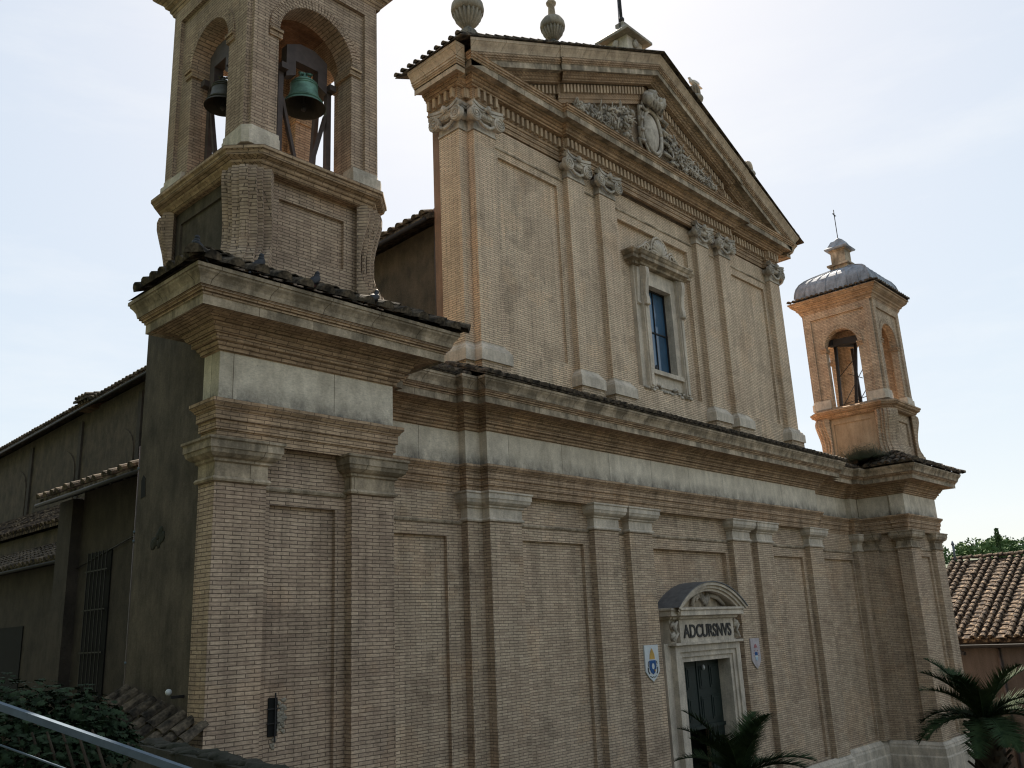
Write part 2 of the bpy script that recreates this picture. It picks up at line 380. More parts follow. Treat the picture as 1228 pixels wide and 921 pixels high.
def pilaster(parent, x0, x1, y0, yb, z0=-6.5, z1=0, mat=BRICK, capm=TRAV, side=None, extra=None):
    """lower order pilaster: brick shaft, stone capital. side: path of plan polygon instead of plain front"""
    path = side or [(x0, yb), (x0, y0), (x1, y0), (x1, yb)]
    p = MB().sweep([(0, z0), (0, z1)], path, caps=False)
    o = p.build('pilaster', mat, parent)
    c = MB().sweep([(0, 0), (.04, .0), (.055, .03), (.04, .06), (.012, .075), (.012, .27), (.05, .29), (.05, .325), (.10, .345), (.15, .39), (.165, .45), (.165, .455), (.18, .455), (.18, .56), (.205, .58), (.205, .615), (0, .615)], path)
    c.build('capital', capm, o)
    return o
for (a, b) in ((-8, -7.012), (-4.447, -3.481), (-3.033, -2.045), (2.045, 3.033), (3.481, 4.447), (7.012, 8)):
    # corner pilasters also carry the narrow return strip
    if a == -8: side = [(-8.43, .42), (-8.43, .225), (-8, .225), (-8, 0), (b, 0), (b, .19)]
    elif b == 8: side = [(a, .19), (a, 0), (8, 0), (8, .225), (8.43, .225), (8.43, .42)]
    else: side = None
    pilaster(church, a, b, 0, .19, side=side)
pilaster(church, 11.42, 11.87, .22, .42); pilaster(church, -11.87, -11.42, .22, .42)

# entablatures -------------------------------------------------
ARC = [(0, .60), (0, .76), (.03, .765), (.03, .90), (.06, .905), (.06, 1.05)]
TAE = [(.06, 1.05), (.08, 1.06), (.10, 1.10), (.14, 1.14), (.14, 1.20), (.03, 1.21)]
FRZ = [(.0, 1.21), (.0, 1.95)]
COR = [(0, 1.95), (.05, 1.96), (.05, 2.0), (.09, 2.04), (.10, 2.08), (.15, 2.09), (.15, 2.17), (.19, 2.175), (.22, 2.22), (.24, 2.26), (.27, 2.27), (.27, 2.31), (.34, 2.35), (.42, 2.37), (.44, 2.385), (.62, 2.39)]
COR = [(o, z+.0) for o, z in COR]
CORONA = [(.62, 2.385), (.65, 2.36), (.65, 2.50), (.67, 2.505)]
CYB = [(.67, 2.505), (.67, 2.54), (.70, 2.545), (.70, 2.575), (.73, 2.58), (.73, 2.61), (.75, 2.615)]
CYM = [(.75, 2.615), (.755, 2.64), (.765, 2.69), (.80, 2.75), (.835, 2.79), (.84, 2.82), (.86, 2.825), (.86, 2.88), (.4, 2.93)]
def entab(parent, path, name='entablature'):
    e = MB().sweep([(-.05, .60)]+ARC+[(-.05, 1.05)], path).build(name, BRICKM, parent)
    MB().sweep([(-.05, 1.05)]+TAE+[(-.05, 1.21)], path).build('taenia', BRICKM, e)
    MB().sweep([(-.05, 1.21)]+FRZ+[(-.05, 1.95)], path).build('frieze', FRIEZE, e)
    c = MB().sweep([(-.05, 1.95)]+COR+[(.62, 2.43), (-.05, 2.43)], path).build('cornice', BRICKM, parent)
    MB().sweep([(.60, 2.43), (.60, 2.385)]+CORONA+[(.60, 2.505)], path).build('corona', TRAVD, c)
    MB().sweep([(.55, 2.50), (.60, 2.506)]+CYB+[(.5, 2.616)], path).build('brick_fillet', BRICKM, c)
    MB().sweep([(.5, 2.616)]+CYM, path).build('cymatium', TRAVD, c)
    return e
half = [(-11.93, .22), (-11.35, .22), (-11.35, .425), (-8.43, .425), (-8.43, .225), (-8, .225), (-8, 0)]
path = half+[(-x, y) for x, y in half[::-1]]
entab(church, path)
# solid core behind the mouldings so that nothing shows through
mb = MB()
mb.box(-11.9, 11.9, .47, 1.25, .6, 3.45); mb.box(-7.96, 7.96, .04, .47, .6, 2.86); mb.box(-8.39, -7.96, .27, .47, .6, 2.86); mb.box(7.96, 8.39, .27, .47, .6, 2.86)
mb.build('wall_core', BRICK, church)

# tiles ---------------------------------------------------------
def tile_rows(mb, rnd, origin, along, down, n, spacing, length, rad=.085, tl=.34, lift=.0, clipf=None, cover=True):
    """barrel tiles: rows spaced along 'along', running in direction 'down' (unit, includes slope)"""
    o = Vector(origin); a = Vector(along).normalized(); d = Vector(down).normalized(); nrm = a.cross(d)
    if nrm.z < 0: nrm = -nrm
    for i in range(n):
        L = length if clipf is None else clipf(i*spacing)
        k = max(1, int(round(L/tl))); step = L/k
        b0 = o+a*(i*spacing)
        for j in range(k):
            p0 = b0+d*(L-j*step-step*1.12)*1.0; p1 = b0+d*(L-j*step)
            if j == k-1: p0 = b0
            jx = a*rnd.uniform(-.012, .012); jz = nrm*(rnd.uniform(-.006, .010)+lift)
            r0, r1 = rad*.86, rad*rnd.uniform(1.0, 1.1)
            vs = []
            for p, r, h in ((p0, r0, 0), (p1, r1, .022)):
                for q in range(7):
                    t = pi*q/6; vs.append(p+jx+jz+nrm*h+a*(r*cos(t))+nrm*(r*sin(t)*.95))
            for q in range(7):
                t = pi*q/6; vs.append(p1+jx+jz+nrm*.022+a*((r1-.018)*cos(t))+nrm*((r1-.018)*sin(t)*.95))
            fs = [(q, q+1, 8+q, 7+q) for q in range(6)]+[(7+q, 8+q, 15+q, 14+q) for q in range(6)]
            if j == 0: fs.append(tuple(14+q for q in range(7)))
            mb.add(vs, fs)
def slope_roof(name, parent, x0, x1, y_low, z_low, y_high, z_high, mat, rnd, spacing=.24, rad=.082, end=.05):
    d = Vector((0, y_low-y_high, z_low-z_high)); L = d.length
    mb = MB().poly([(y_low+.03, z_low-.05), (y_high, z_high-.06), (y_high, z_high+.02), (y_low+.03, z_low+.02)], 'x', x0, x1)
    n = int((x1-x0)/spacing)
    tile_rows(mb, rnd, (x0+spacing/2, y_high, z_high+.02), (1, 0, 0), d, n, (x1-x0-spacing)/max(1, n-1), L+end, rad)
    o = mb.build(name, mat, parent); return o
R1 = random.Random(11)
mb = MB()
def low_roof(x0, x1, yl, yh):
    d = Vector((0, yl-yh, 2.90-3.42)); L = d.length
    mb.poly([(yl, 2.885), (yh, 3.38), (yh, 3.43), (yl, 2.915)], 'x', x0, x1)
    n = max(2, int(round((x1-x0)/.245)))
    tile_rows(mb, R1, (x0+.12, yh, 3.43), (1, 0, 0), d, n, (x1-x0-.24)/(n-1), L+.04, .088, .33)
low_roof(-8.86+.0, 8.86, -.885, .42)
low_roof(-11.2, -8.87, -.46, .6); low_roof(8.87, 11.2, -.46, .6)
mb.build('cornice_tiles', TILED, church)

# ------------------------------------------------------------------ upper storey
UW = .40
f = MB()
wall_panels(f, -4.28, 4.28, 3.0, 10.0, UW, UW+.135, [(-1.85, 1.85, 4.2, 9.15)], .13, False)
f.box(-4.28, -.62, UW+.13, 1.5, 3.0, 10.0).box(.62, 4.28, UW+.13, 1.5, 3.0, 10.0).box(-.62, .62, UW+.13, 1.5, 3.0, 4.76).box(-.62, .62, UW+.13, 1.5, 7.44, 10.0)
wall_panels(f, -7.79, -4.28, 3.0, 10.0, UW, 1.5, [(-6.82, -4.54, 4.22, 9.22)], .08)
wall_panels(f, 4.28, 7.79, 3.0, 10.0, UW, 1.5, [(4.54, 6.88, 4.2, 9.18)], .08)
f.box(-7.9, -7.79, .5, 1.5, 3, 10).box(7.79, 7.9, .5, 1.5, 3, 10)
f.build('upper_wall', BRICKU, church)
# side return: brick pilaster then stucco strip
MB().box(-8.0, -7.9, .47, 1.5, 3.0, 11.0).build('side_stucco', STUCCOR, church); MB().box(7.9, 8.0, .47, 1.5, 3, 11.0).build('side_stucco', STUCCOR, church)
US = [(0, 9.42), (.03, 9.43), (.035, 9.47), (.02, 9.49), (0, 9.5)]
for xa, xb in ((-7.09, -4.28), (-2.17, 2.17), (4.28, 7.09), (-3.57, -2.89), (2.89, 3.57)): MB().sweep(US, [(xa, UW), (xb, UW)]).build('string_course', TRAVD, church)
def ionic(o, x0, x1, y0, zb=9.52, sides=()):
    """ionic capital with volutes and festoon on the front face"""
    cb = MB(); xm = (x0+x1)/2; hw = (x1-x0)/2
    cb.box(x0-.01, x1+.01, y0-.012, y0+.2, zb, zb+.30)
    cb.box(x0-.03, x1+.03, y0-.03, y0+.2, zb+.0, zb+.05)
    # abacus, concave plan
    n = 12; top = []
    for i in range(n+1):
        t = -1+2*i/n; top.append((xm+t*(hw+.15), y0-.20+.12*(1-t*t)))
    cb.poly(top+[(x1+.12, y0+.16), (x0-.12, y0+.16)], 'z', zb+.62, zb+.70)
    cb.poly([(p[0], p[1]+.02) for p in top]+[(x1+.10, y0+.16), (x0-.10, y0+.16)], 'z', zb+.56, zb+.61)
    # echinus
    for i in range(9):
        t = -1+2*(i+.5)/9; cb.blob((xm+t*hw*.72, y0-.06, zb+.47-.03*(1-t*t)), (.045, .06, .075), 6, 5)
    cb.box(x0+.02, x1-.02, y0-.05, y0+.15, zb+.36, zb+.56)
    # volutes
    for s in (-1, 1):
        cx, cz = xm+s*(hw+.02), zb+.36
        vx = cx+s*.03
        cb.poly([(vx+.185*cos(2*pi*k/22), cz+.185*sin(2*pi*k/22)) for k in range(22)], 'y', y0-.15, y0-.03)
        cb.poly([(vx+.10*cos(2*pi*k/18), cz+.10*sin(2*pi*k/18)) for k in range(18)], 'y', y0-.03, y0+.16)
        sp_ = []
        for k in range(34):
            a = k/33*2*pi*2.1; r = .175*(1-k/33*.86); sp_.append((vx+s*r*cos(pi/2-a), y0-.158, cz+r*sin(pi/2-a)))
        cb.tube(sp_, .021, 5)
        cb.blob((vx, y0-.165, cz), (.034, .03, .034), 6, 5)
        cb.tube([(vx, y0-.10, cz+.17), (xm+s*hw*.75, y0-.12, zb+.52), (xm+s*hw*.35, y0-.10, zb+.485), (xm, y0-.09, zb+.50)], .026, 5)
        cb.add([(vx-s*.02, y0-.15, zb+.545), (vx+s*.16, y0-.19, zb+.60), (vx+s*.16, y0-.02, zb+.60), (vx-s*.02, y0-.02, zb+.545), (vx, y0-.14, cz+.10), (vx+s*.09, y0-.14, cz+.14)], [(0, 1, 5, 4), (0, 1, 2, 3), (1, 2, 5)])
        cb.tube([(xm+s*hw*.95, y0-.12, zb+.53), (xm+s*hw*.5, y0-.13, zb+.50), (xm, y0-.12, zb+.55)], .022, 5)
    for i in range(15):          # garland
        t = -1+2*i/14; cb.blob((xm+t*hw*.86, y0-.09, zb+.30-.17*(1-t*t)), (.04, .05, .042), 6, 5, .15)
    cb.blob((xm, y0-.17, zb+.60), (.075, .07, .10), 8, 6, .15)
    for s in (-1, 1): cb.blob((xm+s*.07, y0-.15, zb+.58), (.06, .05, .05), 6, 5, .2)
    return cb
def upper_pilaster(x0, x1, y0, side=None):
    path = side or [(x0, UW), (x0, y0), (x1, y0), (x1, UW)]
    p = MB().sweep([(0, 2.9), (0, 9.52)], path, caps=False).build('pilaster', BRICKU, church)
    MB().sweep([(0, 3.62), (.15, 3.62), (.15, 3.86), (.145, 3.90), (.11, 3.93), (.10, 3.97), (.05, 4.02), (.03, 4.05), (.03, 4.09), (0, 4.09)], path).build('base', TRAV, p)
    MB().sweep([(0, 3.0), (.10, 3.0), (.10, 3.62), (0, 3.62)], path).build('pedestal', BRICK, p)
    cb = ionic(p, x0, x1, y0)
    return p, cb
for a, b in ((-4.279, -3.573), (-2.886, -2.169), (2.169, 2.886), (3.573, 4.279)):
    p, cb = upper_pilaster(a, b, .22); cb.build('capital', RELIEF, p)
for s in (-1, 1):
    a, b = sorted((s*7.823, s*7.095))
    sd_ = [(-8.11, 1.15), (-8.11, .44), (-7.823, .44), (-7.823, .22), (-7.095, .22), (-7.095, UW)]
    if s > 0: sd_ = [(-x, y) for x, y in sd_[::-1]]
    p, cb = upper_pilaster(a, b, .22, sd_)
    # capital turning the corner
    side = ionic(p, .44, 1.12, -8.11*1.0)
    if s < 0: side.xform(lambda x, y, z: (y, 1.56-x, z))
    else: side.xform(lambda x, y, z: (-y, x, z))
    cb.v_off = len(cb.v); cb.add(side.v, side.f)
    cb.box(min(s*8.11, s*7.823), max(s*8.11, s*7.823), .425, .6, 9.52, 10.2)
    cb.build('capital', RELIEF, p)

# upper entablature: profile offsets from the pilaster plane
UA = [(0, 10.03), (0, 10.14), (.03, 10.15), (.03, 10.26), (.06, 10.27), (.07, 10.31)]
UD = [(.03, 10.31), (.03, 10.66)]
UB = [(.10, 10.66), (.10, 10.70), (.15, 10.72), (.17, 10.77), (.22, 10.79), (.22, 10.83), (.27, 10.86)]
UC = [(.27, 10.875), (.45, 10.875), (.45, 10.85), (.47, 10.85), (.47, 11.02), (.49, 11.025)]
UO = [(.49, 11.025), (.50, 11.06), (.53, 11.07), (.53, 11.11), (.56, 11.12), (.56, 11.17), (.58, 11.18), (.3, 11.2)]
h2 = [(-8.11, 1.5), (-8.11, .44), (-7.82, .44), (-7.82, .22), (-6.98, .22), (-6.98, .36), (-4.40, .36), (-4.40, .20)]
pA = h2+[(-x, y) for x, y in h2[::-1]]
h3 = [(-8.11, 1.5), (-8.11, .44), (-7.82, .44), (-7.82, .22), (-4.40, .22), (-4.40, .08)]
pC = h3+[(-x, y) for x, y in h3[::-1]]
ue = MB().sweep([(-.1, 10.03)]+UA+[(-.1, 10.31)], pA).build('entablature', BRICKM, church)
MB().sweep([(-.1, 10.31)]+UD+[(-.1, 10.66)], pA).build('frieze', BRICKM, ue)
dn = MB()
def dentils(path, z0, z1, o0, o1, w_=.085, gap=.085):
    for i in range(len(path)-1):
        a, b = Vector((*path[i], 0)), Vector((*path[i+1], 0)); d = b-a; L = d.length
        if L < .2: continue
        d.normalize(); nn = Vector((d.y, -d.x, 0)); n = int((L-.04)/(w_+gap)); st = L/n
        for k in range(n):
            c = a+d*(st*(k+.5)); p0 = c-d*w_/2+nn*o0; p1 = c+d*w_/2+nn*o0; p2 = c+d*w_/2+nn*o1; p3 = c-d*w_/2+nn*o1
            dn.poly([(p.x, p.y) for p in (p0, p1, p2, p3)], 'z', z0, z1)
        dn.build('dentil_course', DENT, ue); dn.__init__()
dentils(pA, 10.38, 10.63, .03, .13)
uc = MB().sweep([(-.1, 10.66)]+UB+[(.27, 10.875), (-.1, 10.875)], pC).build('cornice', BRICKM, church)
MB().sweep([(.2, 11.02), (.2, 10.876)]+UC, pC).build('corona', TRAVD, uc)
MB().sweep([(.2, 11.026)]+UO, pC).build('brick_fillet', BRICKM, uc)
MB().box(-7.9, 7.9, .48, 1.5, 10.0, 11.2).build('wall_core', BRICK, church)
# pediment ------------------------------------------------------
SL = .434
def ztop(x): return 15.10-SL*abs(x)
# raking profile: (offset, height below the top line)
RK = [(-.05, -1.42), (.0, -1.42), (.0, -1.30), (.03, -1.29), (.03, -1.18), (.06, -1.17)]
RKF = [(-.05, -1.17), (.02, -1.17), (.02, -.84), (-.05, -.84)]
RKB = [(-.05, -.84), (.10, -.84), (.10, -.80), (.15, -.78), (.18, -.73), (.22, -.72), (.22, -.68), (.26, -.64), (-.05, -.64)]
RKC = [(.20, -.64), (.44, -.64), (.44, -.66), (.47, -.66), (.47, -.50), (.49, -.49), (.50, -.45), (.53, -.44), (.53, -.40), (.56, -.39), (.56, -.33), (.58, -.32), (.2, -.32)]
RKY = [(.2, -.32), (.58, -.32), (.585, -.28), (.61, -.21), (.65, -.14), (.675, -.09), (.69, -.08), (.69, 0), (.2, .02)]
def rake(prof, mat, name, ext, parent, ys=(.22, .08), yfun=None):
    mb = MB(); m = len(prof)
    stations = []  # (x, y0)
    L = 7.82
    st = [(-L, 'end'), (-4.40, 'brk'), (0, 'mid'), (4.40, 'brk'), (L, 'end')]
    segs = [(-L, -4.4, ys[0]), (-4.4, 0, ys[1]), (0, 4.4, ys[1]), (4.4, L, ys[0])]
    for xa, xb, y0 in segs:
        vs = []
        for xx, other in ((xa, xb), (xb, xa)):
            for o, h in prof:
                x = xx
                if ext and abs(xx) == L: x = xx+math.copysign(max(0, o), xx)
                elif abs(xx) == 4.4 and y0 == ys[1]: x = xx+math.copysign(.0015+max(0, o), xx)
                elif abs(xx) == 4.4: x = xx
                vs.append((x, y0-o, ztop(x)+h))
        fs = [(k, m+k, m+(k+1) % m, (k+1) % m) for k in range(m)]+[tuple(range(m)), tuple(range(2*m-1, m-1, -1))]
        mb.add(vs, fs)
    return mb.build(name, mat, parent)
ped = MB()
ped.add([(-8.0, .42, 11.1), (8.0, .42, 11.1), (8.0, .42, 11.3), (0, .42, 14.6), (-8.0, .42, 11.3),
         (-8.0, 1.5, 11.1), (8.0, 1.5, 11.1), (8.0, 1.5, 11.3), (0, 1.5, 14.6), (-8.0, 1.5, 11.3)],
        [(0, 1, 2, 3, 4), (9, 8, 7, 6, 5), (0, 5, 6, 1), (1, 6, 7, 2), (2, 7, 8, 3), (3, 8, 9, 4), (4, 9, 5, 0)])
pd = ped.build('pediment', BRICK, church)
ya = (.36, .22)
rake(RK, BRICKM, 'raking_architrave', False, pd, (.37, .25))
rake(RKF, BRICKM, 'raking_frieze', False, pd, (.36, .24))
rake(RKB, BRICKM, 'raking_moulding', False, pd, (.22, .08))
rake(RKC, TRAVD, 'raking_corona', True, pd, (.22, .16))
rake([(o-.004, h) for o, h in [(.2, -.484), (.495, -.484), (.505, -.45), (.535, -.44), (.535, -.40), (.565, -.39), (.565, -.33), (.2, -.33)]], BRICKM, 'raking_fillet', True, pd, (.213, .153))
cy = rake(RKY, TANSTONE, 'raking_cymatium', True, pd, (.22, .20))
# the returns of the top moulding on both flanks
for s in (-1, 1):
    mb = MB()
    for prof, tgt in ((RKC, 0), (RKY, 1)):
        pr = [(o, ztop(8.11+max(0, o))+h) for o, h in prof]
        pth = [(-8.11, 1.5), (-8.11, .44), (-7.82, .44), (-7.82, .22)]
        if s > 0: pth = [(-x, y) for x, y in pth[::-1]]
        # only the side part, up to the front corner mitre
        mb.sweep(pr, pth, caps=True)
    mb.build('return_moulding', TANSTONE, pd)
for s in (-1, 1):
    dn = MB(); n = 46
    for k in range(n):
        x = s*(.25+k*.16)
        if abs(x) > 7.5: continue
        y0 = .24 if abs(x) < 4.4 else .36
        zz = ztop(x)
        dn.add([(x+dx, yy, zz+h-SL*s*dx) for h in (-1.13, -.88) for dx, yy in ((-.04, y0-.02), (.04, y0-.02), (.04, y0-.12), (-.04, y0-.12))],
               [(0, 1, 2, 3), (7, 6, 5, 4), (0, 4, 5, 1), (1, 5, 6, 2), (2, 6, 7, 3), (3, 7, 4, 0)])
    dn.build('raking_dentils', DENT, pd)
for s in (-1, 1): MB().poly([(s*7.79, 11.16), (s*6.6, 11.16), (s*6.6, ztop(6.6)-.67), (s*7.79, ztop(7.79)-.45)], 'y', -.05, .40).build('corner_filling', BRICKM, pd)
# pediment roof with barrel tiles running down each slope
mb = MB()
for s in (-1, 1):
    top = (0, 15.13); low = (s*8.84, ztop(8.84)+.03)
    mb.add([(0, -.64, 15.12), (s*8.86, -.50, ztop(8.86)+.02), (s*8.86, 1.9, ztop(8.86)+.02), (0, 1.9, 15.12),
            (0, -.64, 15.15), (s*8.86, -.50, ztop(8.86)+.05), (s*8.86, 1.9, ztop(8.86)+.05), (0, 1.9, 15.15)],
           [(0, 1, 2, 3), (7, 6, 5, 4), (0, 4, 5, 1), (1, 5, 6, 2), (2, 6, 7, 3), (3, 7, 4, 0)])
    d = Vector((s*8.86, 0, -SL*8.86)); tile_rows(mb, R1, (0, -.42, 15.15), (0, 1, 0), d, 10, .25, d.length+.03, .075, .36)
mb.build('pediment_tiles', TILED, church)

# nave behind ----------------------------------------------------
NX, NL = 7.72, 40.0
nv = MB()
nv.poly([(-NX, 3), (-NX, 7.6), (0, 11.0), (NX, 7.6), (NX, 3)], 'y', 1.5, NL)
nv.box(-NX, NX, 1.5, NL, GZ, 3)
sink = lambda x, y, z: (x, y, z-.032*max(0, y-1.5) if z > 4 else z)
nv.xform(sink)
nave = nv.build('nave_wall', STUCCOB, church)
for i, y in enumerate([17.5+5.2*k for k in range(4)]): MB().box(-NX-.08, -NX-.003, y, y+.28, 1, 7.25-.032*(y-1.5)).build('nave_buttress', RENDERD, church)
for i, y in enumerate([19.2+5.2*k for k in range(4)]):
    pts = [(y+1.2*cos(t), 4.6+1.0*sin(t)) for t in [pi*k/10 for k in range(11)]]
    MB().poly([(y-1.2, 3.0), (y+1.2, 3.0)]+pts, 'x', -NX-.05, -NX-.004).build('blocked_arch', STUCCOB, church)
nr = MB(); 
for s in (-1, 1):
    e = (s*(NX+.45), 7.62); 
    nr.poly([(0, 11.05), e, (e[0], e[1]+.14), (0, 11.25)], 'y', 1.5, NL+.3)
    d = Vector((e[0], 0, e[1]-11.05)); nn = int((NL-1.6)/.30)
    tile_rows(nr, R1, (0, 1.75, 11.22), (0, 1, 0), d, nn if s < 0 else 1, .30, d.length+.02, .11, 1.2)
nr.xform(lambda x, y, z: (x, y, z-.10-.032*max(0, y-1.5)))
nr.build('nave_roof', TILED, church)  # dark tile colour stands in for eaves left unlit
mb = MB().add([(.3, 3.0, 11.30), (NX+.5, 3.0, 8.05), (NX+.5, NL, 8.05), (.3, NL, 11.30)], [(0, 1, 2, 3)])
tile_rows(mb, R1, (.3, 1.8, 11.22), (0, 1, 0), Vector((NX+.2, 0, -3.35)), 90, .40, 8.4, .13, 1.2); mb.xform(lambda x, y, z: (x, y, z-.08-.032*max(0, y-1.5))); mb.build('far_nave_slope', LITTILE, church)  # far slope tiles brightened to bounce sun onto the tower
mb = MB().tube([(-NX-.50, 1.6, 7.50), (-NX-.50, NL, 7.50-.032*(NL-1.5))], .05, 8); mb.build('nave_gutter', IRON, church)
# aisle roofs each side between nave and tower, far one brightened to bounce sunlight
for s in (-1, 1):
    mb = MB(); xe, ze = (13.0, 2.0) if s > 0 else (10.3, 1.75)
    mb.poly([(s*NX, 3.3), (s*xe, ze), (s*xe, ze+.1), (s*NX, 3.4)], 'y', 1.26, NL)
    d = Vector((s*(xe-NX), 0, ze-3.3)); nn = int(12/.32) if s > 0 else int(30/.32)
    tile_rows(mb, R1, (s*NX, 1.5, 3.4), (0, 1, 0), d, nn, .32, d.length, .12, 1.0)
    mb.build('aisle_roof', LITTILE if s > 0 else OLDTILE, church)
    a, b = sorted((s*NX, s*(xe-.2))); MB().box(a, b, 1.25, NL, GZ, ze-.03).build('aisle_wall', STUCCOB, church)
# pipe and broken brick edge behind the upper corner
MB().tube([(-7.86, 1.62, 3.6), (-7.86, 1.62, 7.9)], .05, 8).build('corner_pipe', IRONB, church)

# ------------------------------------------------------------------ central window
wn = MB()
yW = UW+.13
for s in (-1, 1):
    a, b = sorted((s*.60, s*.84)); wn.box(a, b, yW-.14, yW+.02, 4.78, 7.42)
    a, b = sorted((s*.84, s*1.04)); wn.box(a, b, yW-.24, yW+.02, 4.2, 7.88)
    a, b = sorted((s*.88, s*1.00)); wn.box(a, b, yW-.28, yW-.24, 4.25, 6.7)
    a, b = sorted((s*1.04, s*1.24)); wn.box(a, b, yW-.12, yW+.02, 4.2, 7.88)
wn.box(-.84, .84, yW-.14, yW+.02, 7.42, 7.88); wn.box(-.60, .60, yW-.155, yW+.02, 7.40, 7.50)
wn.box(-.84, .84, yW-.10, yW+.02, 4.32, 4.66); wn.box(-.86, .86, yW-.20, yW+.02, 4.66, 4.785)
win = wn.build('window_surround', TRAV, church)
wc = MB().sweep([(0, 7.88), (.05, 7.89), (.06, 7.95), (.12, 7.98), (.20, 8.0), (.20, 8.10), (.24, 8.13), (.28, 8.20), (.30, 8.21), (.30, 8.26), (0, 8.30)],
                [(-1.32, yW+.02), (-1.32, yW-.16), (-1.06, yW-.16), (-1.06, yW-.26), (1.06, yW-.26), (1.06, yW-.16), (1.32, yW-.16), (1.32, yW+.02)])
wc.box(-1.3, 1.3, yW-.24, yW+.02, 7.885, 8.27); wc.build('cornice', TRAVD, win)
for s in (-1, 1):
    cs = MB()
    a, b = sorted((s*.86, s*1.02))
    cs.poly([(yW-.25, 7.86), (yW-.40, 7.80), (yW-.42, 7.6), (yW-.36, 7.3), (yW-.33, 7.0), (yW-.36, 6.85), (yW-.36, 6.72), (yW-.30, 6.66), (yW-.25, 6.66)], 'x', a, b)
    cs.blob((s*.94, yW-.33, 6.68), (.11, .07, .06), 8, 5)
    cs.poly([(yW-.12, 7.86), (yW-.22, 7.80), (yW-.2, 7.3), (yW-.16, 6.8), (yW-.2, 6.7), (yW-.12, 6.66)], 'x', *sorted((s*1.06, s*1.2)))
    cs.build('console', TRAV, win)
sh = MB()
# shell
for i in range(11):
    t = pi*.06+pi*.88*i/10; c0 = (0, 8.42); R = .46
    p0 = Vector((0, yW-.30, 8.40)); p1 = Vector((R*cos(t)*.85, yW-.26, 8.42+.52*sin(t)))
    sh.tube([p0, (p0+p1)/2+Vector((0, -.05, 0)), p1], .03, 6, .055)
pts = [(.40*cos(t), 8.60+.40*sin(t)) for t in [2*pi*k/20 for k in range(20)]]
sh.poly(pts, 'y', yW-.24, yW-.12)
sh.tube([(.42*cos(t), yW-.27, 8.60+.42*sin(t)) for t in [2*pi*k/20 for k in range(21)]], .035, 6)
for s in (-1, 1):        # scrolls and swept shoulders
    pts = []
    for k in range(26):
        a = k/25*2*pi*1.6; r = .20*(1-k/25*.75); pts.append((s*(.66+r*cos(a+pi*.5)), yW-.26, 8.50+r*sin(a+pi*.5)))
    sh.tube(pts, .032, 6)
    sh.tube([(s*(.66+.85*t), yW-.26, 8.30+.42*(1-t)**2) for t in [k/10 for k in range(11)]], .035, 6)
    sh.poly([(s*.66, 8.28), (s*1.5, 8.28), (s*1.3, 8.32), (s*1.1, 8.38), (s*.9, 8.5), (s*.66, 8.68)], 'y', yW-.22, yW-.10)
sh.build('shell_pediment', TRAV, win)
ap = MB()
for i in range(14):
    t = -1+2*i/13; ap.blob((t*.85, yW-.13, 4.26-.10*sin(abs(t)*3*pi)), (.08, .05, .05), 6, 5, .2)
ap.box(-.84, .84, yW-.06, yW+.02, 4.22, 4.32)
for s in (-1, 1):
    for k in range(3): ap.blob((s*(.9+.13*k), yW-.16, 4.18), (.06, .06, .05), 6, 5, .2)
ap.build('carved_apron', RELIEF, win)
MB().box(-.60, .60, yW+.14, yW+.16, 4.78, 7.42).build('glass', GLASS, win)
fr = MB().box(-.012, .012, yW+.11, yW+.14, 4.78, 7.42).box(-.6, .6, yW+.11, yW+.139, 6.06, 6.10)
for s in (-1, 1): fr.box(*sorted((s*.60, s*.565)), yW+.09, yW+.14, 4.78, 7.42)
fr.box(-.565, .565, yW+.09, yW+.138, 7.37, 7.42).box(-.565, .565, yW+.09, yW+.138, 4.78, 4.83)
fr.build('window_frame', IRON, win)
# reveal of the window (deep splay)
MB().box(-.66, -.60, yW+.021, yW+.3, 4.7, 7.5).box(.60, .66, yW+.021, yW+.3, 4.7, 7.5).box(-.6, .6, yW+.021, yW+.3, 7.42, 7.5).box(-.6, .6, yW+.021, yW+.3, 4.7, 4.779).build('reveal', TRAV, win)

# ------------------------------------------------------------------ doorway
dw = MB(); DY = .34
for s in (-1, 1):
    for (a, b, y) in ((1.15, 1.27, -.02), (1.27, 1.40, -.06), (1.40, 1.60, -.11)):
        dw.box(*sorted((s*a, s*b)), y, .9 if a < 1.2 else .33, GZ, -3.22+(a-1.15))
    dw.box(*sorted((s*1.60, s*1.86)), .05, .5, GZ, -2.745)
for (a, z0, z1, y) in ((1.27, -3.22, -3.10, -.02), (1.40, -3.10, -2.97, -.06), (1.60, -2.97, -2.80, -.11)): dw.box(-a, a, y, .9 if z0 < -3.2 else .33, z0, z1)
dw.box(-1.68, 1.68, -.20, .5, -2.80, -2.74); dw.box(-1.64, 1.64, -.15, .5, -2.86+.06, -2.741+.0)
door = dw.build('doorway', TRAV, church)
fz = MB().box(-1.34, 1.34, -.12, .4, -2.74, -2.16)
fz.box(-1.62, -1.34, .0, .4, -2.739, -2.16).box(1.34, 1.62, .0, .4, -2.739, -2.16); fz.build('inscription_panel', TRAV, door)
ca = MB()
for s in (-1, 1):
    ca.blob((s*1.52, -.06, -2.32), (.13, .10, .11), 8, 6, .2); ca.blob((s*1.56, -.05, -2.58), (.10, .09, .12), 8, 6, .2)
    ca.tube([(s*1.42, -.10, -2.22), (s*1.62, -.12, -2.36), (s*1.46, -.13, -2.5), (s*1.64, -.1, -2.68)], .05, 6)
ca.build('carved_bracket', RELIEF, door)
dc = MB().sweep([(0, -2.16), (.06, -2.15), (.08, -2.10), (.20, -2.07), (.20, -1.96), (.24, -1.93), (.24, -1.88), (0, -1.86)],
                [(-1.62, .3), (-1.62, -.02), (-1.36, -.02), (-1.36, -.14), (1.36, -.14), (1.36, -.02), (1.62, -.02), (1.62, .3)])
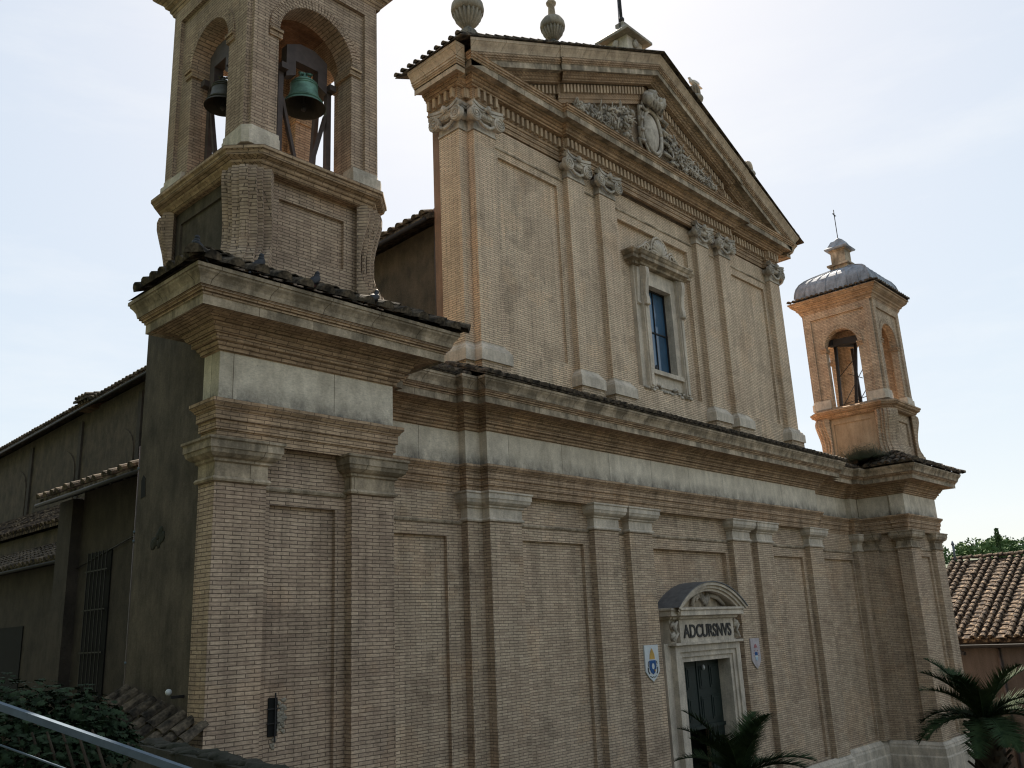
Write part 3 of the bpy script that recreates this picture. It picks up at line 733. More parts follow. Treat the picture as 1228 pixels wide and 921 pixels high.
dc.box(-1.6, 1.6, -.12, .3, -2.155, -1.865); dc.build('cornice', TRAV, door)
# segmental pediment
def arc_pts(hw, rise, n=24, z0=-1.87, inset=0):
    R = (hw*hw+rise*rise)/(2*rise); c = z0+rise-R; a = math.asin(min(1, hw/R))
    return [((R-inset)*sin(-a+2*a*i/n), c+(R-inset)*cos(-a+2*a*i/n)) for i in range(n+1)]
sg = MB()
for (i0, i1, y) in ((.0, .07, -.40), (.07, .15, -.34), (.15, .22, -.28)):
    A, B = arc_pts(1.72, .64, inset=i0), arc_pts(1.72, .64, inset=i1)
    for k in range(len(A)-1): sg.add([(p[0], yy, p[1]) for yy in (y, .2) for p in (A[k], A[k+1], B[k+1], B[k])], [(0, 1, 2, 3), (7, 6, 5, 4), (0, 4, 5, 1), (2, 6, 7, 3)])
sg.build('arched_pediment', TRAV, door)
A = arc_pts(1.50, .42); MB().poly([(p[0], p[1]) for p in A]+[(1.5, -1.872), (-1.5, -1.872)], 'y', .0, .2).build('pediment_field', TRAVD, door)
tp = MB()
for i in range(9): tp.blob((-.30+.075*i, -.03, -1.60+.10*sin(i*.8)), (.07, .07, .13), 7, 5, .2)
tp.tube([(-.55, -.05, -1.82), (-.50, -.08, -1.6), (-.3, -.1, -1.52)], .06, 6)
tp.tube([(.35, -.05, -1.55), (.7, -.08, -1.62), (1.05, -.05, -1.80)], .06, 6)
tp.build('carved_ornament', RELIEF, door)
# lead cover
A, B = arc_pts(1.76, .67), arc_pts(1.72, .645)
lc = MB()
for k in range(len(A)-1): lc.add([(p[0], yy, p[1]) for yy in (-.43, .33) for p in (A[k], A[k+1], B[k+1], B[k])], [(0, 1, 2, 3), (7, 6, 5, 4), (0, 4, 5, 1), (2, 6, 7, 3)])
for k in range(1, 8): lc.sweep([(0, -.005), (.008, .0), (0, .01)], [(-1.0, 0), (-.99, 0)]) if False else None
lc.build('lead_cover', GREYSLAB, door)
# leaves of the door
dl = MB().box(-1.15, 1.15, .36, .42, -4.95, -3.22)
for s in (-1, 1):
    for z0, z1 in ((-3.95, -3.38), (-4.75, -4.15)):
        for xa, xb in ((.10, .52), (.62, 1.05)):
            x0, x1 = sorted((s*xa, s*xb)); dl.box(x0, x1, .34, .36, z0, z1); dl.box(x0+.06, x1-.06, .325, .34, z0+.06, z1-.06)
dl.box(-.02, .02, .335, .36, -4.95, -3.22); dl.box(-1.15, 1.15, .30, .36, -4.95, -4.86)
dl.build('door_panel', WOODG, door)
dl = MB().box(.45, 1.15, .36, .42, GZ, -4.96)
for z0, z1 in ((-6.2, -5.15), (-7.8, -6.45)): dl.box(.55, 1.05, .34, .36, z0, z1)
dl.build('door_leaf', WOODG, door)
MB().box(-1.19, 1.19, 1.0, 1.1, GZ, -3.18).build('dark_interior', BLACK, door)
MB().box(-1.9, 1.9, -.9, 1.0, GZ, GZ+.18).box(-1.6, 1.6, -.6, 1.0, GZ+.18, GZ+.34).build('step', TRAV, door)
MB().blob((.25, .28, -3.42), (.04, .04, .07)).build('door_lamp', WHITE, door)

# lettering as real geometry
def text_obj(body, size, loc, mat, parent, name, extr=.012, sx=1.0, rot=(pi/2, 0, 0)):
    cu = bpy.data.curves.new(name, 'FONT'); cu.body = body; cu.size = size; cu.extrude = extr; cu.align_x = 'CENTER'; cu.offset = .008
    o = bpy.data.objects.new(name, cu); COL.objects.link(o)
    bpy.context.view_layer.update()
    me = bpy.data.meshes.new_from_object(o.evaluated_get(bpy.context.evaluated_depsgraph_get())); bpy.data.objects.remove(o)
    M = Matrix.Translation(Vector(loc)-Vector(parent['_o'])) @ Matrix.Rotation(rot[0], 4, 'X') @ Matrix.Diagonal((sx, 1, 1, 1))
    me.transform(M); me.materials.append(mat)
    q = bpy.data.objects.new(name, me); COL.objects.link(q); q.parent = parent; return q
text_obj('ADCURSNVS', .46, (0, -.132, -2.62), LETTER, door, 'inscription', .012, .90)

# ------------------------------------------------------------------ tympanum relief (coat of arms with garlands)
RR = random.Random(5)
yT = .25
rl = MB()
TY = .40
SX, SZ = .22, 12.72
rl.blob((SX, TY-.10, SZ), (.42, .16, .70), 18, 12)              # shield body
def ring(cx, cz, rx, rz, y, r, a0=0, a1=2*pi, n=26, mb=rl): mb.tube([(cx+rx*cos(a0+(a1-a0)*k/n), y, cz+rz*sin(a0+(a1-a0)*k/n)) for k in range(n+1)], r, 7)
ring(SX, SZ, .46, .74, TY-.20, .06); ring(SX, SZ, .55, .86, TY-.16, .04); ring(SX, SZ, .62, .94, TY-.12, .045, -.2*pi, 1.2*pi)
for s in (-1, 1):
    ring(SX+s*.40, SZ+.78, .15, .15, TY-.24, .05, 0, 2*pi, 14)
    for k in range(4): rl.tube([(SX+s*.52, TY-.2, SZ+.7-.4*k), (SX+s*(.80+.05*k), TY-.26, SZ+.58-.4*k), (SX+s*.64, TY-.16, SZ+.3-.4*k)], .065, 6)
sh1 = rl.build('coat_of_arms', RELIEF, pd)
rl = MB()
for i in range(16):                                                   # crest, helmet-like mass on top
    a = RR.uniform(0, pi); r = RR.uniform(.1, .5); rl.blob((SX+r*cos(a)*.95, TY-.28-RR.uniform(0, .15), 13.62+r*sin(a)*.75), (RR.uniform(.10, .2), .16, RR.uniform(.1, .24)), 8, 6, .25, RR)
ring(SX, 13.68, .42, .34, TY-.28, .12, 0, pi, 16, rl)
for k in range(5): rl.tube([(SX+(k-2)*.14, TY-.4, 13.42), (SX+(k-2)*.18, TY-.48, 13.8), (SX+(k-2)*.12, TY-.36, 14.02)], .065, 6, .04)
rl.build('crest', RELIEF, pd)
for s in (-1, 1):
    rl = MB()
    Z0 = 11.85
    for i in range(430):                                              # festoons of fruit and leaves
        t = RR.random(); x = .95+t*2.75; H_ = max(.12, (13.60-SL*x)-Z0)
        sag = .5+.5*cos(2*pi*t*1.0)                                   # 1 at both ends, 0 in the middle
        q = RR.random()
        if q < .40: zz = Z0+H_*(.28+.30*sag)+RR.uniform(-.13, .13)
        elif q < .62: zz = Z0+H_*(.75+.10*sin(t*11))+RR.uniform(-.09, .09)
        else: zz = Z0+H_*RR.uniform(.02, .7)
        sz = RR.uniform(.055, .13)*(1-.3*t)
        yy = TY-.06-RR.uniform(.02, .24)
        if i % 3 == 0: rl.blob((s*x, yy, zz), (sz*.75, sz*.8, sz*.75), 7, 5, .15, RR)
        else:
            a = RR.uniform(0, 2*pi); L_ = sz*2.6; q0 = Vector((s*x, yy, zz)); dv = Vector((cos(a), RR.uniform(-.5, .1), sin(a))); nv_ = Vector((-sin(a), 0, cos(a)))
            rl.tube([q0, q0+dv*L_*.35+nv_*L_*.12-Vector((0, .03, 0)), q0+dv*L_*.7+nv_*L_*.10-Vector((0, .03, 0)), q0+dv*L_], sz*.42, 6, .008)
    for k in range(12):                                               # leaf scrolls and ribbon ends
        x = 1.0+k*.23; h = max(.1, (13.60-SL*x)-Z0)
        rl.tube([(s*x, TY-.08, Z0+h*.95), (s*(x+.13), TY-.22, Z0+h*.74), (s*(x+.0), TY-.24, Z0+h*.52), (s*(x+.16), TY-.1, Z0+h*.33)], .045, 6, .025)
    rl.build('garland', RELIEF, pd)

# ------------------------------------------------------------------ bell towers
def arch_wall(mb, rng, place, s0, s1, z0, z1, sa, sb, zimp, t0, t1, n=16):
    """wall in local (s,z) with a round arch opening; place(s,t,z)->xyz; t0 front, t1 back"""
    r = (sb-sa)/2; c = (sa+sb)/2
    def bx(a, b, za, zb):
        vs = [place(s, t, z) for z in (za, zb) for t in (t0, t1) for s in (a, b)]
        mb.add(vs, [(0, 2, 3, 1), (4, 5, 7, 6), (0, 1, 5, 4), (2, 6, 7, 3), (0, 4, 6, 2), (1, 3, 7, 5)])
    bx(s0, sa, z0, z1); bx(sb, s1, z0, z1)
    for k in range(n):
        a0, a1 = pi-pi*k/n, pi-pi*(k+1)/n
        p, q = (c+r*cos(a0), zimp+r*sin(a0)), (c+r*cos(a1), zimp+r*sin(a1))
        vs = []
        for t in (t0, t1): vs += [place(p[0], t, p[1]), place(q[0], t, q[1]), place(q[0], t, z1), place(p[0], t, z1)]
        mb.add(vs, [(0, 1, 2, 3), (7, 6, 5, 4), (0, 4, 5, 1), (2, 6, 7, 3)])
def voussoirs(mb, place, sa, sb, zimp, t0, t1, wdt=.20, n=40):
    r = (sb-sa)/2; c = (sa+sb)/2
    for k in range(n):
        a0 = pi-pi*(k+.10)/n; a1 = pi-pi*(k+.90)/n
        vs = []
        for t in (t0, t1):
            for a, rr in ((a0, r+.002), (a1, r+.002), (a1, r+wdt), (a0, r+wdt)): vs.append(place(c+rr*cos(a), t, zimp+rr*sin(a)))
        mb.add(vs, [(0, 1, 2, 3), (7, 6, 5, 4), (0, 4, 5, 1), (1, 5, 6, 2), (2, 6, 7, 3), (3, 7, 4, 0)])

def bell_tower(s, label):
    cx = s*13.46
    T = thing('bell_tower', (s*13.5, 0, GZ), label, 'bell tower')
    xo, xi = s*15.16, s*11.87            # outer / inner faces
    def X(x): return x*s                  # mirror helper; x given for the right hand tower
    def bxs(mb, a, b, y0, y1, z0, z1): a, b = sorted((X(a), X(b))); return mb.box(a, b, y0, y1, z0, z1)
    mb = MB()
    a, b = sorted((X(12.06), X(14.97)))
    pa, pb = sorted((X(12.93), X(14.14)))
    wall_panels(mb, a, b, GZ, .6, -1.36, -1.0, [(pa, pb, PBZ, -.26)], .08)
    bxs(mb, 12.06, 14.97, -1.0, 1.15, GZ, .6)
    bxs(mb, 12.0, 15.0, -1.38, 1.15, .6, 3.3)
    body = mb.build('shaft', BRICKT if s < 0 else BRICK, T)
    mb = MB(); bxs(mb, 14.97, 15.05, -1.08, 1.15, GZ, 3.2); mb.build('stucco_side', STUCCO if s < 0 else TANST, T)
    if s < 0:
        MB().poly([(.86, .10), (1.02, .08), (1.04, .38), (.98, .46), (.90, .40)], 'x', -15.056, -15.045).build('putlog_hole', BLACK, T)
        mb = MB(); RK_ = random.Random(4)
        for k in range(9): mb.blob((-15.052, .33+RK_.uniform(-.14, .14), -.56+RK_.uniform(-.16, .16)), (.006, RK_.uniform(.04, .11), RK_.uniform(.04, .10)), 9, 5, .3, RK_)
        mb.build('flaked_patch', DARKST, T)
    # corner pilasters: outer one wraps the corner
    def P(pts): return pts if s > 0 else [(-x, y) for x, y in pts[::-1]]
    pm = BRICKT if s < 0 else BRICK
    cm = TRAVD
    pilaster(T, 0, 0, 0, 0, side=P([(14.316, -1.36), (14.316, -1.54), (15.16, -1.54), (15.16, -1.08), (15.05, -1.08)]), mat=pm, capm=cm)
    pilaster(T, 0, 0, 0, 0, side=P([(12.06, -1.04), (11.87, -1.04), (11.87, -1.54), (12.741, -1.54), (12.741, -1.36)]), mat=pm, capm=cm)
    pilaster(T, 0, 0, 0, 0, side=P([(12.06, .22), (11.87, .22), (11.87, -.31), (12.06, -.31)]), mat=pm, capm=cm)
    mb = MB(); mb.sweep(ST, P([(12.741, -1.36), (14.316, -1.36)])); mb.sweep(ST, P([(12.06, -.31), (12.06, -1.04)])); mb.build('string_course', cm, T)
    mb = MB().sweep(PLP, P([(11.90, .40), (11.90, -1.50), (15.12, -1.50), (15.12, -1.08), (15.03, -1.08)])); mb.build('stone_plinth', TRAV, T)
    entab(T, P([(11.93, .20), (11.93, -1.02), (11.87, -1.02), (11.87, -1.54), (15.16, -1.54), (15.16, -1.08), (15.05, -1.08)]))
    # tiled skirt roof over the cornice
    mb = MB(); R = random.Random(31)
    zl, zh = 2.90, 3.42
    e = .88
    y0, x0, x1 = -1.54-e, 11.87-e, 15.16+e
    def pt(x, y, z): return (X(x), y, z)
    inner = (12.06, 14.86); yin = -1.30
    mb.add([pt(x0, y0, zl), pt(x1, y0, zl), pt(inner[1], yin, zh), pt(inner[0], yin, zh)], [(0, 1, 2, 3)])
    mb.add([pt(x0, y0, zl), pt(x0, -.4, zl), pt(inner[0], -.1, zh), pt(inner[0], yin, zh)], [(0, 1, 2, 3)])
    mb.add([pt(x1, y0, zl), pt(x1, -.25, zl), pt(inner[1], -.1, zh), pt(inner[1], yin, zh)], [(0, 1, 2, 3)])
    n = 13
    for i in range(n):
        u = (i+.5)/n; xx = x0+(x1-x0)*u; xi_ = inner[0]+(inner[1]-inner[0])*u
        lim = min(1, min(xx-x0, x1-xx)/e) if True else 1
        dd = Vector((0, y0-yin, zl-zh)); L = dd.length*max(.22, lim)
        st = Vector(pt(xx, y0, zl+.03))-dd.normalized()*L
        tile_rows(mb, R, st, (1, 0, 0), dd, 1, 1, L+.05, .125, .38)
    for (xe, sgn, xin) in ((x0, -1, inner[0]), (x1, 1, inner[1])):
        m = 7 if sgn > 0 else 7
        for i in range(m):
            yy = y0+.15+i*.26; lim = min(1, (yy-y0)/e)
            dd = Vector((s*(xe-xin), 0, zl-zh)); L = dd.length*max(.22, lim)
            st = Vector(pt(xe, yy, zl+.03))-dd.normalized()*L
            tile_rows(mb, R, st, (0, 1, 0), dd, 1, 1, L+.05, .125, .38)
    for xe, xin in ((x0, inner[0]), (x1, inner[1])):   # hip tiles
        dd = Vector(pt(xe, y0, zl+.05))-Vector(pt(xin, yin, zh+.08)); 
        tile_rows(mb, R, pt(xin, yin, zh+.08), dd.cross(Vector((0, 0, 1))), dd, 1, 1, dd.length+.12, .13, .42)
    mb.build('skirt_tiles', TILED, T)
    # attic stage with corner consoles
    hb = 1.40; yc = 0; 
    mb = MB()
    ax0, ax1 = cx-1.28, cx+1.28; ay0, ay1 = -1.36, 1.28
    wall_panels(mb, ax0, ax1, 3.0, 5.2, ay0, .0, [(cx-.66, cx+.66, 3.95, 4.88)], .07)
    mb.box(ax0+.07, ax1-.07, 0, ay1, 3.0, 5.2)
    def pl(sx):           # side walls with panel
        xa = cx+sx*1.28
        a, b = sorted((xa, xa-sx*.07))
        mb.box(a, b, 0, ay1, 4.9, 5.2); mb.box(a, b, 0, ay1, 3.0, 3.95); mb.box(a, b, .78, ay1, 3.95, 4.9)
    pl(-1); pl(1)
    m2 = pm if s < 0 else BRICK
    att = mb.build('attic', m2, T)
    if True:
        mb = MB(); xa = cx-1.28
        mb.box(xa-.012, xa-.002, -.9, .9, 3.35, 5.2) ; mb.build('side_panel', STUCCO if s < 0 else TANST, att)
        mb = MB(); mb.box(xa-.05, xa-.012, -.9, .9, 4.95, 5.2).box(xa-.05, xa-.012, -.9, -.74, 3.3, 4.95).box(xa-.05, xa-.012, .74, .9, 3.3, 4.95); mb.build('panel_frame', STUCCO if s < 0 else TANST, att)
    SP = [(0, 5.22), (.17, 5.2), (.20, 5.1), (.195, 4.95), (.15, 4.75), (.09, 4.5), (.05, 4.25), (.05, 4.0), (.09, 3.8), (.16, 3.66), (.17, 3.6), (.22, 3.56), (.22, 3.2), (0, 3.2)]
    for sx, sy in ((-1, -1), (1, -1), (-1, 1), (1, 1)):
        mb = MB(); cxx, cyy = cx+sx*1.20, (ay0+.08 if sy < 0 else ay1-.08); q = Vector((sx, sy, 0)).normalized(); tt = Vector((-q.y, q.x, 0))
        for wd, off in ((.40, -.10), (.28, -.02), (.20, .05), (.07, .085)):
            n = len(SP); vs = []
            for sg in (-1, 1):
                for o, z in SP:
                    p = Vector((cxx, cyy, 0))+q*(max(0, o*1.1)+off)+tt*(sg*wd); vs.append((p.x, p.y, z))
            mb.add(vs, [tuple(range(n)), tuple(range(2*n-1, n-1, -1))]+[(i, n+i, n+(i+1) % n, (i+1) % n) for i in range(n)])
        # flat scroll on each adjoining face
        for (ddx, ddy, fx, fy) in ((sx, 0, 0, sy), (0, sy, sx, 0)):
            base = Vector((cx+sx*1.284, (ay0-.004) if sy < 0 else (ay1+.004), 0))
            for w0, w1, th in ((.20, .24, .05), (.10, .30, .025)):
                vs = []; L = len(SP)
                for t in (0, th):
                    for o, z in SP[1:-1]:
                        ww = min(-.04, -w0*1.6+o*.9)
                        p = base+Vector((ddx, ddy, 0))*ww+Vector((fx, fy, 0))*t; vs.append((p.x, p.y, z))
                    for o, z in SP[1:-1][::-1]:
                        p = base+Vector((fx, fy, 0))*t+Vector((ddx, ddy, 0))*0.0; vs.append((p.x, p.y, z))
                n = len(vs)//2
                mb.add(vs, [tuple(range(n)), tuple(range(2*n-1, n-1, -1))]+[(i, n+i, n+(i+1) % n, (i+1) % n) for i in range(n)])
        mb.build('scroll_console', m2, att)
    # ledge
    c = .34
    def cant(h, yh0, yh1, c):
        return [(cx-h, yh1-c), (cx-h, yh0+c), (cx-h+c, yh0), (cx+h-c, yh0), (cx+h, yh0+c), (cx+h, yh1-c), (cx+h-c, yh1), (cx-h+c, yh1)]
    LP = [(-.3, 5.18), (.0, 5.18), (.03, 5.20), (.05, 5.25), (.09, 5.28), (.10, 5.32), (.15, 5.34), (.20, 5.36), (.22, 5.42), (.25, 5.44), (.25, 5.50), (.15, 5.55), (-.3, 5.60)]
    mb = MB().sweep(LP, cant(1.42, -1.52, 1.44, .30), closed=True); mb.poly(cant(1.40, -1.5, 1.42, .3), 'z', 5.2, 5.62); mb.build('ledge', BRICKM, T)
    # belfry
    zb0, zb1, zi = 5.62, 9.62, 8.06
    mb = MB(); vb = MB(); im = MB(); bs = MB(); rings = []; imps = []; bases = []
    yb0, yb1 = -1.48, 1.42
    th = .42 if s < 0 else .26
    rec = .07
    fr_ = lambda ss, t, z: (cx+ss, yb0+rec+t, z); bk = lambda ss, t, z: (cx+ss, yb1-rec-t, z)
    lf = lambda ss, t, z: (cx-hb+rec+t, (yb0+yb1)/2+ss, z); rt = lambda ss, t, z: (cx+hb-rec-t, (yb0+yb1)/2+ss, z)
    hy = (yb1-yb0)/2
    rx_, ry_ = .78, .66
    for pl_, H, r in ((fr_, hb, rx_), (bk, hb, rx_), (lf, hy, ry_), (rt, hy, ry_)):
        arch_wall(mb, None, pl_, -H+.07 if pl_ in (fr_, bk) else -H+.07+th, H-.07 if pl_ in (fr_, bk) else H-.07-th, zb0, zb1, -r, r, zi, 0, th)
        voussoirs(vb, pl_, -r, r, zi, -.03, .06); rings.append(vb); vb = MB()
        for sg in (-1, 1):     # impost blocks
            a, b = sorted((sg*r*.93, sg*(r+.20)))
            for (za, zb_, ex) in ((zi-.16, zi-.06, .0), (zi-.06, zi, .03)):
                vs = [pl_(q_, t, z) for z in (za, zb_) for t in (-.035-ex, th+.02) for q_ in (a, b)]
                im.add(vs, [(0, 2, 3, 1), (4, 5, 7, 6), (0, 1, 5, 4), (2, 6, 7, 3), (0, 4, 6, 2), (1, 3, 7, 5)])
            imps.append(im); im = MB()
    # corner strips (proud pilasters) with a notch at the very corner
    for sx in (-1, 1):
        for sy in (-1, 1):
            xc, yy = cx+sx*hb, (yb0 if sy < 0 else yb1)
            nt_ = .09
            pts = [(xc-sx*.36, yy), (xc-sx*nt_, yy), (xc-sx*nt_, yy-sy*nt_), (xc, yy-sy*nt_), (xc, yy-sy*.36), (xc-sx*rec, yy-sy*.36), (xc-sx*rec, yy-sy*(nt_+.02)), (xc-sx*(nt_+.02), yy-sy*rec), (xc-sx*.36, yy-sy*rec)]
            pts = [(xc-sx*.36, yy), (xc-sx*nt_, yy), (xc-sx*nt_, yy-sy*nt_), (xc, yy-sy*nt_), (xc, yy-sy*.36), (xc-sx*.2, yy-sy*.36), (xc-sx*.36, yy-sy*.2)]
            mb.poly(pts, 'z', zb0, zb1)
            pth = [(xc-sx*.60, yy+sy*.0-sy*rec), (xc-sx*.60, yy), (xc, yy), (xc, yy-sy*.66), (xc-sx*rec, yy-sy*.66)]
            o = .05
            bs.poly([(xc-sx*.635, yy-sy*.3), (xc-sx*.635, yy+sy*.02), (xc-sx*.11, yy+sy*.05), (xc-sx*.04, yy+sy*.05), (xc+sx*.05, yy-sy*.04), (xc+sx*.05, yy-sy*.12), (xc+sx*.02, yy-sy*.72), (xc-sx*.3, yy-sy*.72), (xc-sx*.3, yy-sy*.3)], 'z', 5.60, 5.86)
            bs.poly([(xc-sx*.63, yy-sy*.3), (xc-sx*.63, yy-sy*.0), (xc-sx*.1, yy+sy*.02), (xc+sx*.02, yy-sy*.1), (xc-sx*.0, yy-sy*.72), (xc-sx*.3, yy-sy*.72), (xc-sx*.3, yy-sy*.3)], 'z', 5.86, 5.96); bases.append(bs); bs = MB()
    # head bands
    for yy0, yy1 in ((yb0, yb0+rec), (yb1-rec, yb1)): mb.box(cx-hb+.36, cx+hb-.36, yy0, yy1, 9.33, zb1)
    for xx0, xx1 in ((cx-hb, cx-hb+rec), (cx+hb-rec, cx+hb)): mb.box(xx0, xx1, yb0+.36, yb1-.36, 9.33, zb1)
    bm_ = BRICKT if s < 0 else BRICK
    bel = mb.build('belfry', bm_, T); [q.build('arch_ring', bm_, bel) for q in rings]; [q.build('impost', BRICKM, bel) for q in imps]; [q.build('pier_base', TRAV, bel) for q in bases]
    CPf = [(-.3, 9.60), (.0, 9.60), (.02, 9.66), (.05, 9.70), (.06, 9.76), (.12, 9.80), (.14, 9.86), (.24, 9.94), (.30, 10.00), (.31, 10.06), (.36, 10.08), (.36, 10.13), (.1, 10.17), (-.3, 10.17)]
    rp = [(cx-hb, yb1), (cx-hb, yb0), (cx+hb, yb0), (cx+hb, yb1)]
    MB().sweep(CPf, rp, closed=True).poly(rp, 'z', 9.62, 10.16).build('top_cornice', BRICKM, T)
    mb = MB(); R = random.Random(8)
    for (ox, oy, al, dn_, LL) in (((cx-hb-.36), yb0-.02, (1, 0, 0), (0, -1, -.22), 2*hb+.72), (cx-hb-.02, yb0-.36, (0, 1, 0), (-1, 0, -.22), yb1-yb0+.72), (cx+hb+.02, yb0-.36, (0, 1, 0), (1, 0, -.22), yb1-yb0+.72)):
        n = int(LL/.2)
        tile_rows(mb, R, (ox+al[0]*.1, oy+al[1]*.1, 10.24), al, dn_, n, LL/n, .42, .08, .4)
    mb.build('eave_tiles', TILED, T)
    # lead dome: square cloister vault
    dm = MB(); hx, hyy = hb+.12, (yb1-yb0)/2+.12; ym = (yb0+yb1)/2
    K = 12
    prof = [(1.0, 10.16), (1.0, 10.38), (.985, 10.58), (.95, 10.78), (.88, 10.97), (.77, 11.13), (.62, 11.27), (.46, 11.40), (.31, 11.51), (.20, 11.60)]
    ribs = 13
    for side in range(4):
        for k in range(len(prof)-1):
            (r0, z0), (r1, z1) = prof[k], prof[k+1]
            def pp(r, u, z):
                x_, y_ = (u*r, -r) if side == 0 else (r, u*r) if side == 1 else (-u*r, r) if side == 2 else (-r, -u*r)
                return (cx+x_*hx, ym+y_*hyy, z)
            dm.add([pp(r0, -1, z0), pp(r0, 1, z0), pp(r1, 1, z1), pp(r1, -1, z1)], [(0, 1, 2, 3)], True)
        for j in range(1, 7):     # standing seams
            u = -1+2*j/7
            pts = [Vector(pp(r, u, z+.012)) for r, z in prof[1:]]
            dm.tube(pts, .014, 4)
        pts = [Vector(pp(r, 1, z+.01)) for r, z in prof[1:]]; dm.tube(pts, .03, 6)
    dm.build('lead_dome', LEAD, T)
    ln = MB()
    def sq(h, z0, z1): ln.box(cx-h, cx+h, ym-h, ym+h, z0, z1)
    sq(.36, 11.55, 11.72); sq(.46, 11.72, 11.80); sq(.30, 11.80, 12.45); sq(.34, 12.40, 12.46)
    la = ln.build('lantern', STUCCOR if s < 0 else TRAVD, T)
    mb = MB().sweep([(-.1, 12.46), (.10, 12.46), (.12, 12.52), (.0, 12.62), (-.08, 12.78), (-.12, 12.86), (-.2, 12.88)], [(cx-.36, ym+.36), (cx-.36, ym-.36), (cx+.36, ym-.36), (cx+.36, ym+.36)], closed=True)
    mb.lathe([(.14, 12.80), (.20, 12.88), (.12, 12.98), (.03, 13.05)], (cx, ym, 0), 12); mb.build('lantern_cap', LEAD, la)
    cr = MB().tube([(cx, ym, 13.0), (cx, ym, 14.35)], .018, 6)
    cr.tube([(cx-.17, ym, 14.12), (cx+.17, ym, 14.12)], .018, 6)
    for k in range(8):
        a = 2*pi*k/8; cr.tube([(cx, ym, 14.12), (cx+.10*cos(a), ym, 14.12+.10*sin(a))], .008, 4)
    cr.build('cross', IRON, T)
    # ceiling inside
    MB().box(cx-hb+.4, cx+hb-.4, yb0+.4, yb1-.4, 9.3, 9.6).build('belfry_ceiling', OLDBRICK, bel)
    return T
bell_tower(-1, 'near brick bell tower holding two bells, with tiled skirt and scrolled corners')
bell_tower(1, 'far brick bell tower with grey lead dome, small lantern and thin cross')

# ------------------------------------------------------------------ bells, frames, birds and ornaments
def bell(loc, r, h, mat, label, yaw=0):
    t = thing('bell', loc, label, 'bell', 'bells hanging in the near tower'); c = Vector(loc)
    pr = [(r, 0), (r*.97, .03*h), (r*.84, .14*h), (r*.72, .30*h), (r*.64, .52*h), (r*.60, .74*h), (r*.55, .86*h), (r*.42, .94*h), (r*.15, 1.0*h)]
    inn = [(r*.1, .9*h), (r*.5, .8*h), (r*.58, .5*h), (r*.68, .25*h), (r*.9, .02*h), (r, 0)]
    m = MB(); m.lathe(pr, c, 28); m.f = m.f[:-2]; m.sm = m.sm[:-2]; m.build('bell_body', mat, t)
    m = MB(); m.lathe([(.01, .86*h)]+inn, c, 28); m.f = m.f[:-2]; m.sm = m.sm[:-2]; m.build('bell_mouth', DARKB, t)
    m = MB()
    for zz in (.16, .22, .72, .80):
        rr = r*(.86 if zz < .2 else .80 if zz < .5 else .615 if zz < .75 else .60)
        m.tube([c+Vector((rr*cos(2*pi*k/24), rr*sin(2*pi*k/24), zz*h)) for k in range(25)], .012, 5)
    m.build('bell_band', mat, t)
    m = MB()
    for k in range(4):
        a = pi/2*k+.4; m.tube([c+Vector((.10*cos(a)*r/.4, .10*sin(a)*r/.4, .97*h)), c+Vector((.16*cos(a)*r/.4, .16*sin(a)*r/.4, 1.09*h)), c+Vector((.05*cos(a), .05*sin(a), 1.18*h))], .028*r/.4, 6)
    m.tube([c+Vector((0, 0, .97*h)), c+Vector((0, 0, 1.22*h))], .04*r/.4, 6); m.build('bell_crown', mat, t)
    m = MB().tube([c+Vector((0, 0, .8*h)), c+Vector((0, 0, -.02*h))], .015, 6); m.blob(c+Vector((0, 0, -.02*h)), (.05, .05, .06), 8, 6); m.build('clapper', IRON, t)
    return t
bx, by = -13.34, -.85
bell((bx, by, 7.18), .40, .60, BRONZE, 'larger verdigris green bell hanging in the front arch of the near tower')
bell((-14.48, .02, 7.12), .33, .50, BRONZED, 'smaller dark brown bell hanging in the side arch of the near tower')
def bell_frame(c, ax, ay, label, half=.52, z0=5.62, zp=8.05):
    """iron trestle; ax = direction across the arch"""
    t = thing('bell_trestle', (c[0], c[1], z0), label, 'bell frame', 'iron bell frames in the near tower'); A = Vector(ax); B = Vector(ay); c = Vector((c[0], c[1], 0))
    for s in (-1, 1):
        m = MB()
        for d in (-.0,): m.obox(c+A*(s*half)+B*d+Vector((0, 0, z0)), c+A*(s*half)+B*d+Vector((0, 0, 7.72)), .10, .10)
        m.build('post', IRONB, t)
        m = MB().obox(c+A*(s*(half-.05))+Vector((0, 0, 7.2)), c+A*(s*.06)+Vector((0, 0, z0)), .07, .06); m.build('brace', IRONB, t)
        m = MB().obox(c+A*(s*half)-B*.18+Vector((0, 0, 7.75)), c+A*(s*half)+B*.45+Vector((0, 0, 7.75)), .14, .12); m.build('bearing_beam', IRONB, t)
        m = MB().obox(c+A*(s*half)+B*.55+Vector((0, 0, z0)), c+A*(s*half)+B*.35+Vector((0, 0, 7.7)), .09, .09); m.build('rear_post', IRONB, t)
    # headstock: inverted U of heavy beams above the bell
    m = MB(); h = half-.08
    pts = [(-h, 7.62), (-h, 8.28), (-h*.35, 8.42), (h*.35, 8.42), (h, 8.28), (h, 7.62), (h*.55, 7.72), (h*.55, 8.02), (-h*.55, 8.02), (-h*.55, 7.72)]
    vs = []
    for d in (-.09, .09): vs += [c+A*p[0]+B*d+Vector((0, 0, p[1])) for p in pts]
    m.add(vs, [(0, 1, 8, 9), (1, 2, 3, 4, 7, 8), (4, 5, 6, 7), (19, 18, 11, 10), (18, 17, 14, 13, 12, 11), (17, 16, 15, 14)]+[(i, 10+i, 10+(i+1) % 10, (i+1) % 10) for i in range(10)])
    m.build('headstock', IRONB, t)
    m = MB().obox(c+A*(-half)+B*.5+Vector((0, 0, 6.35)), c+A*half+B*.5+Vector((0, 0, 6.35)), .09, .12); m.build('cross_beam', IRONB, t)
    return t
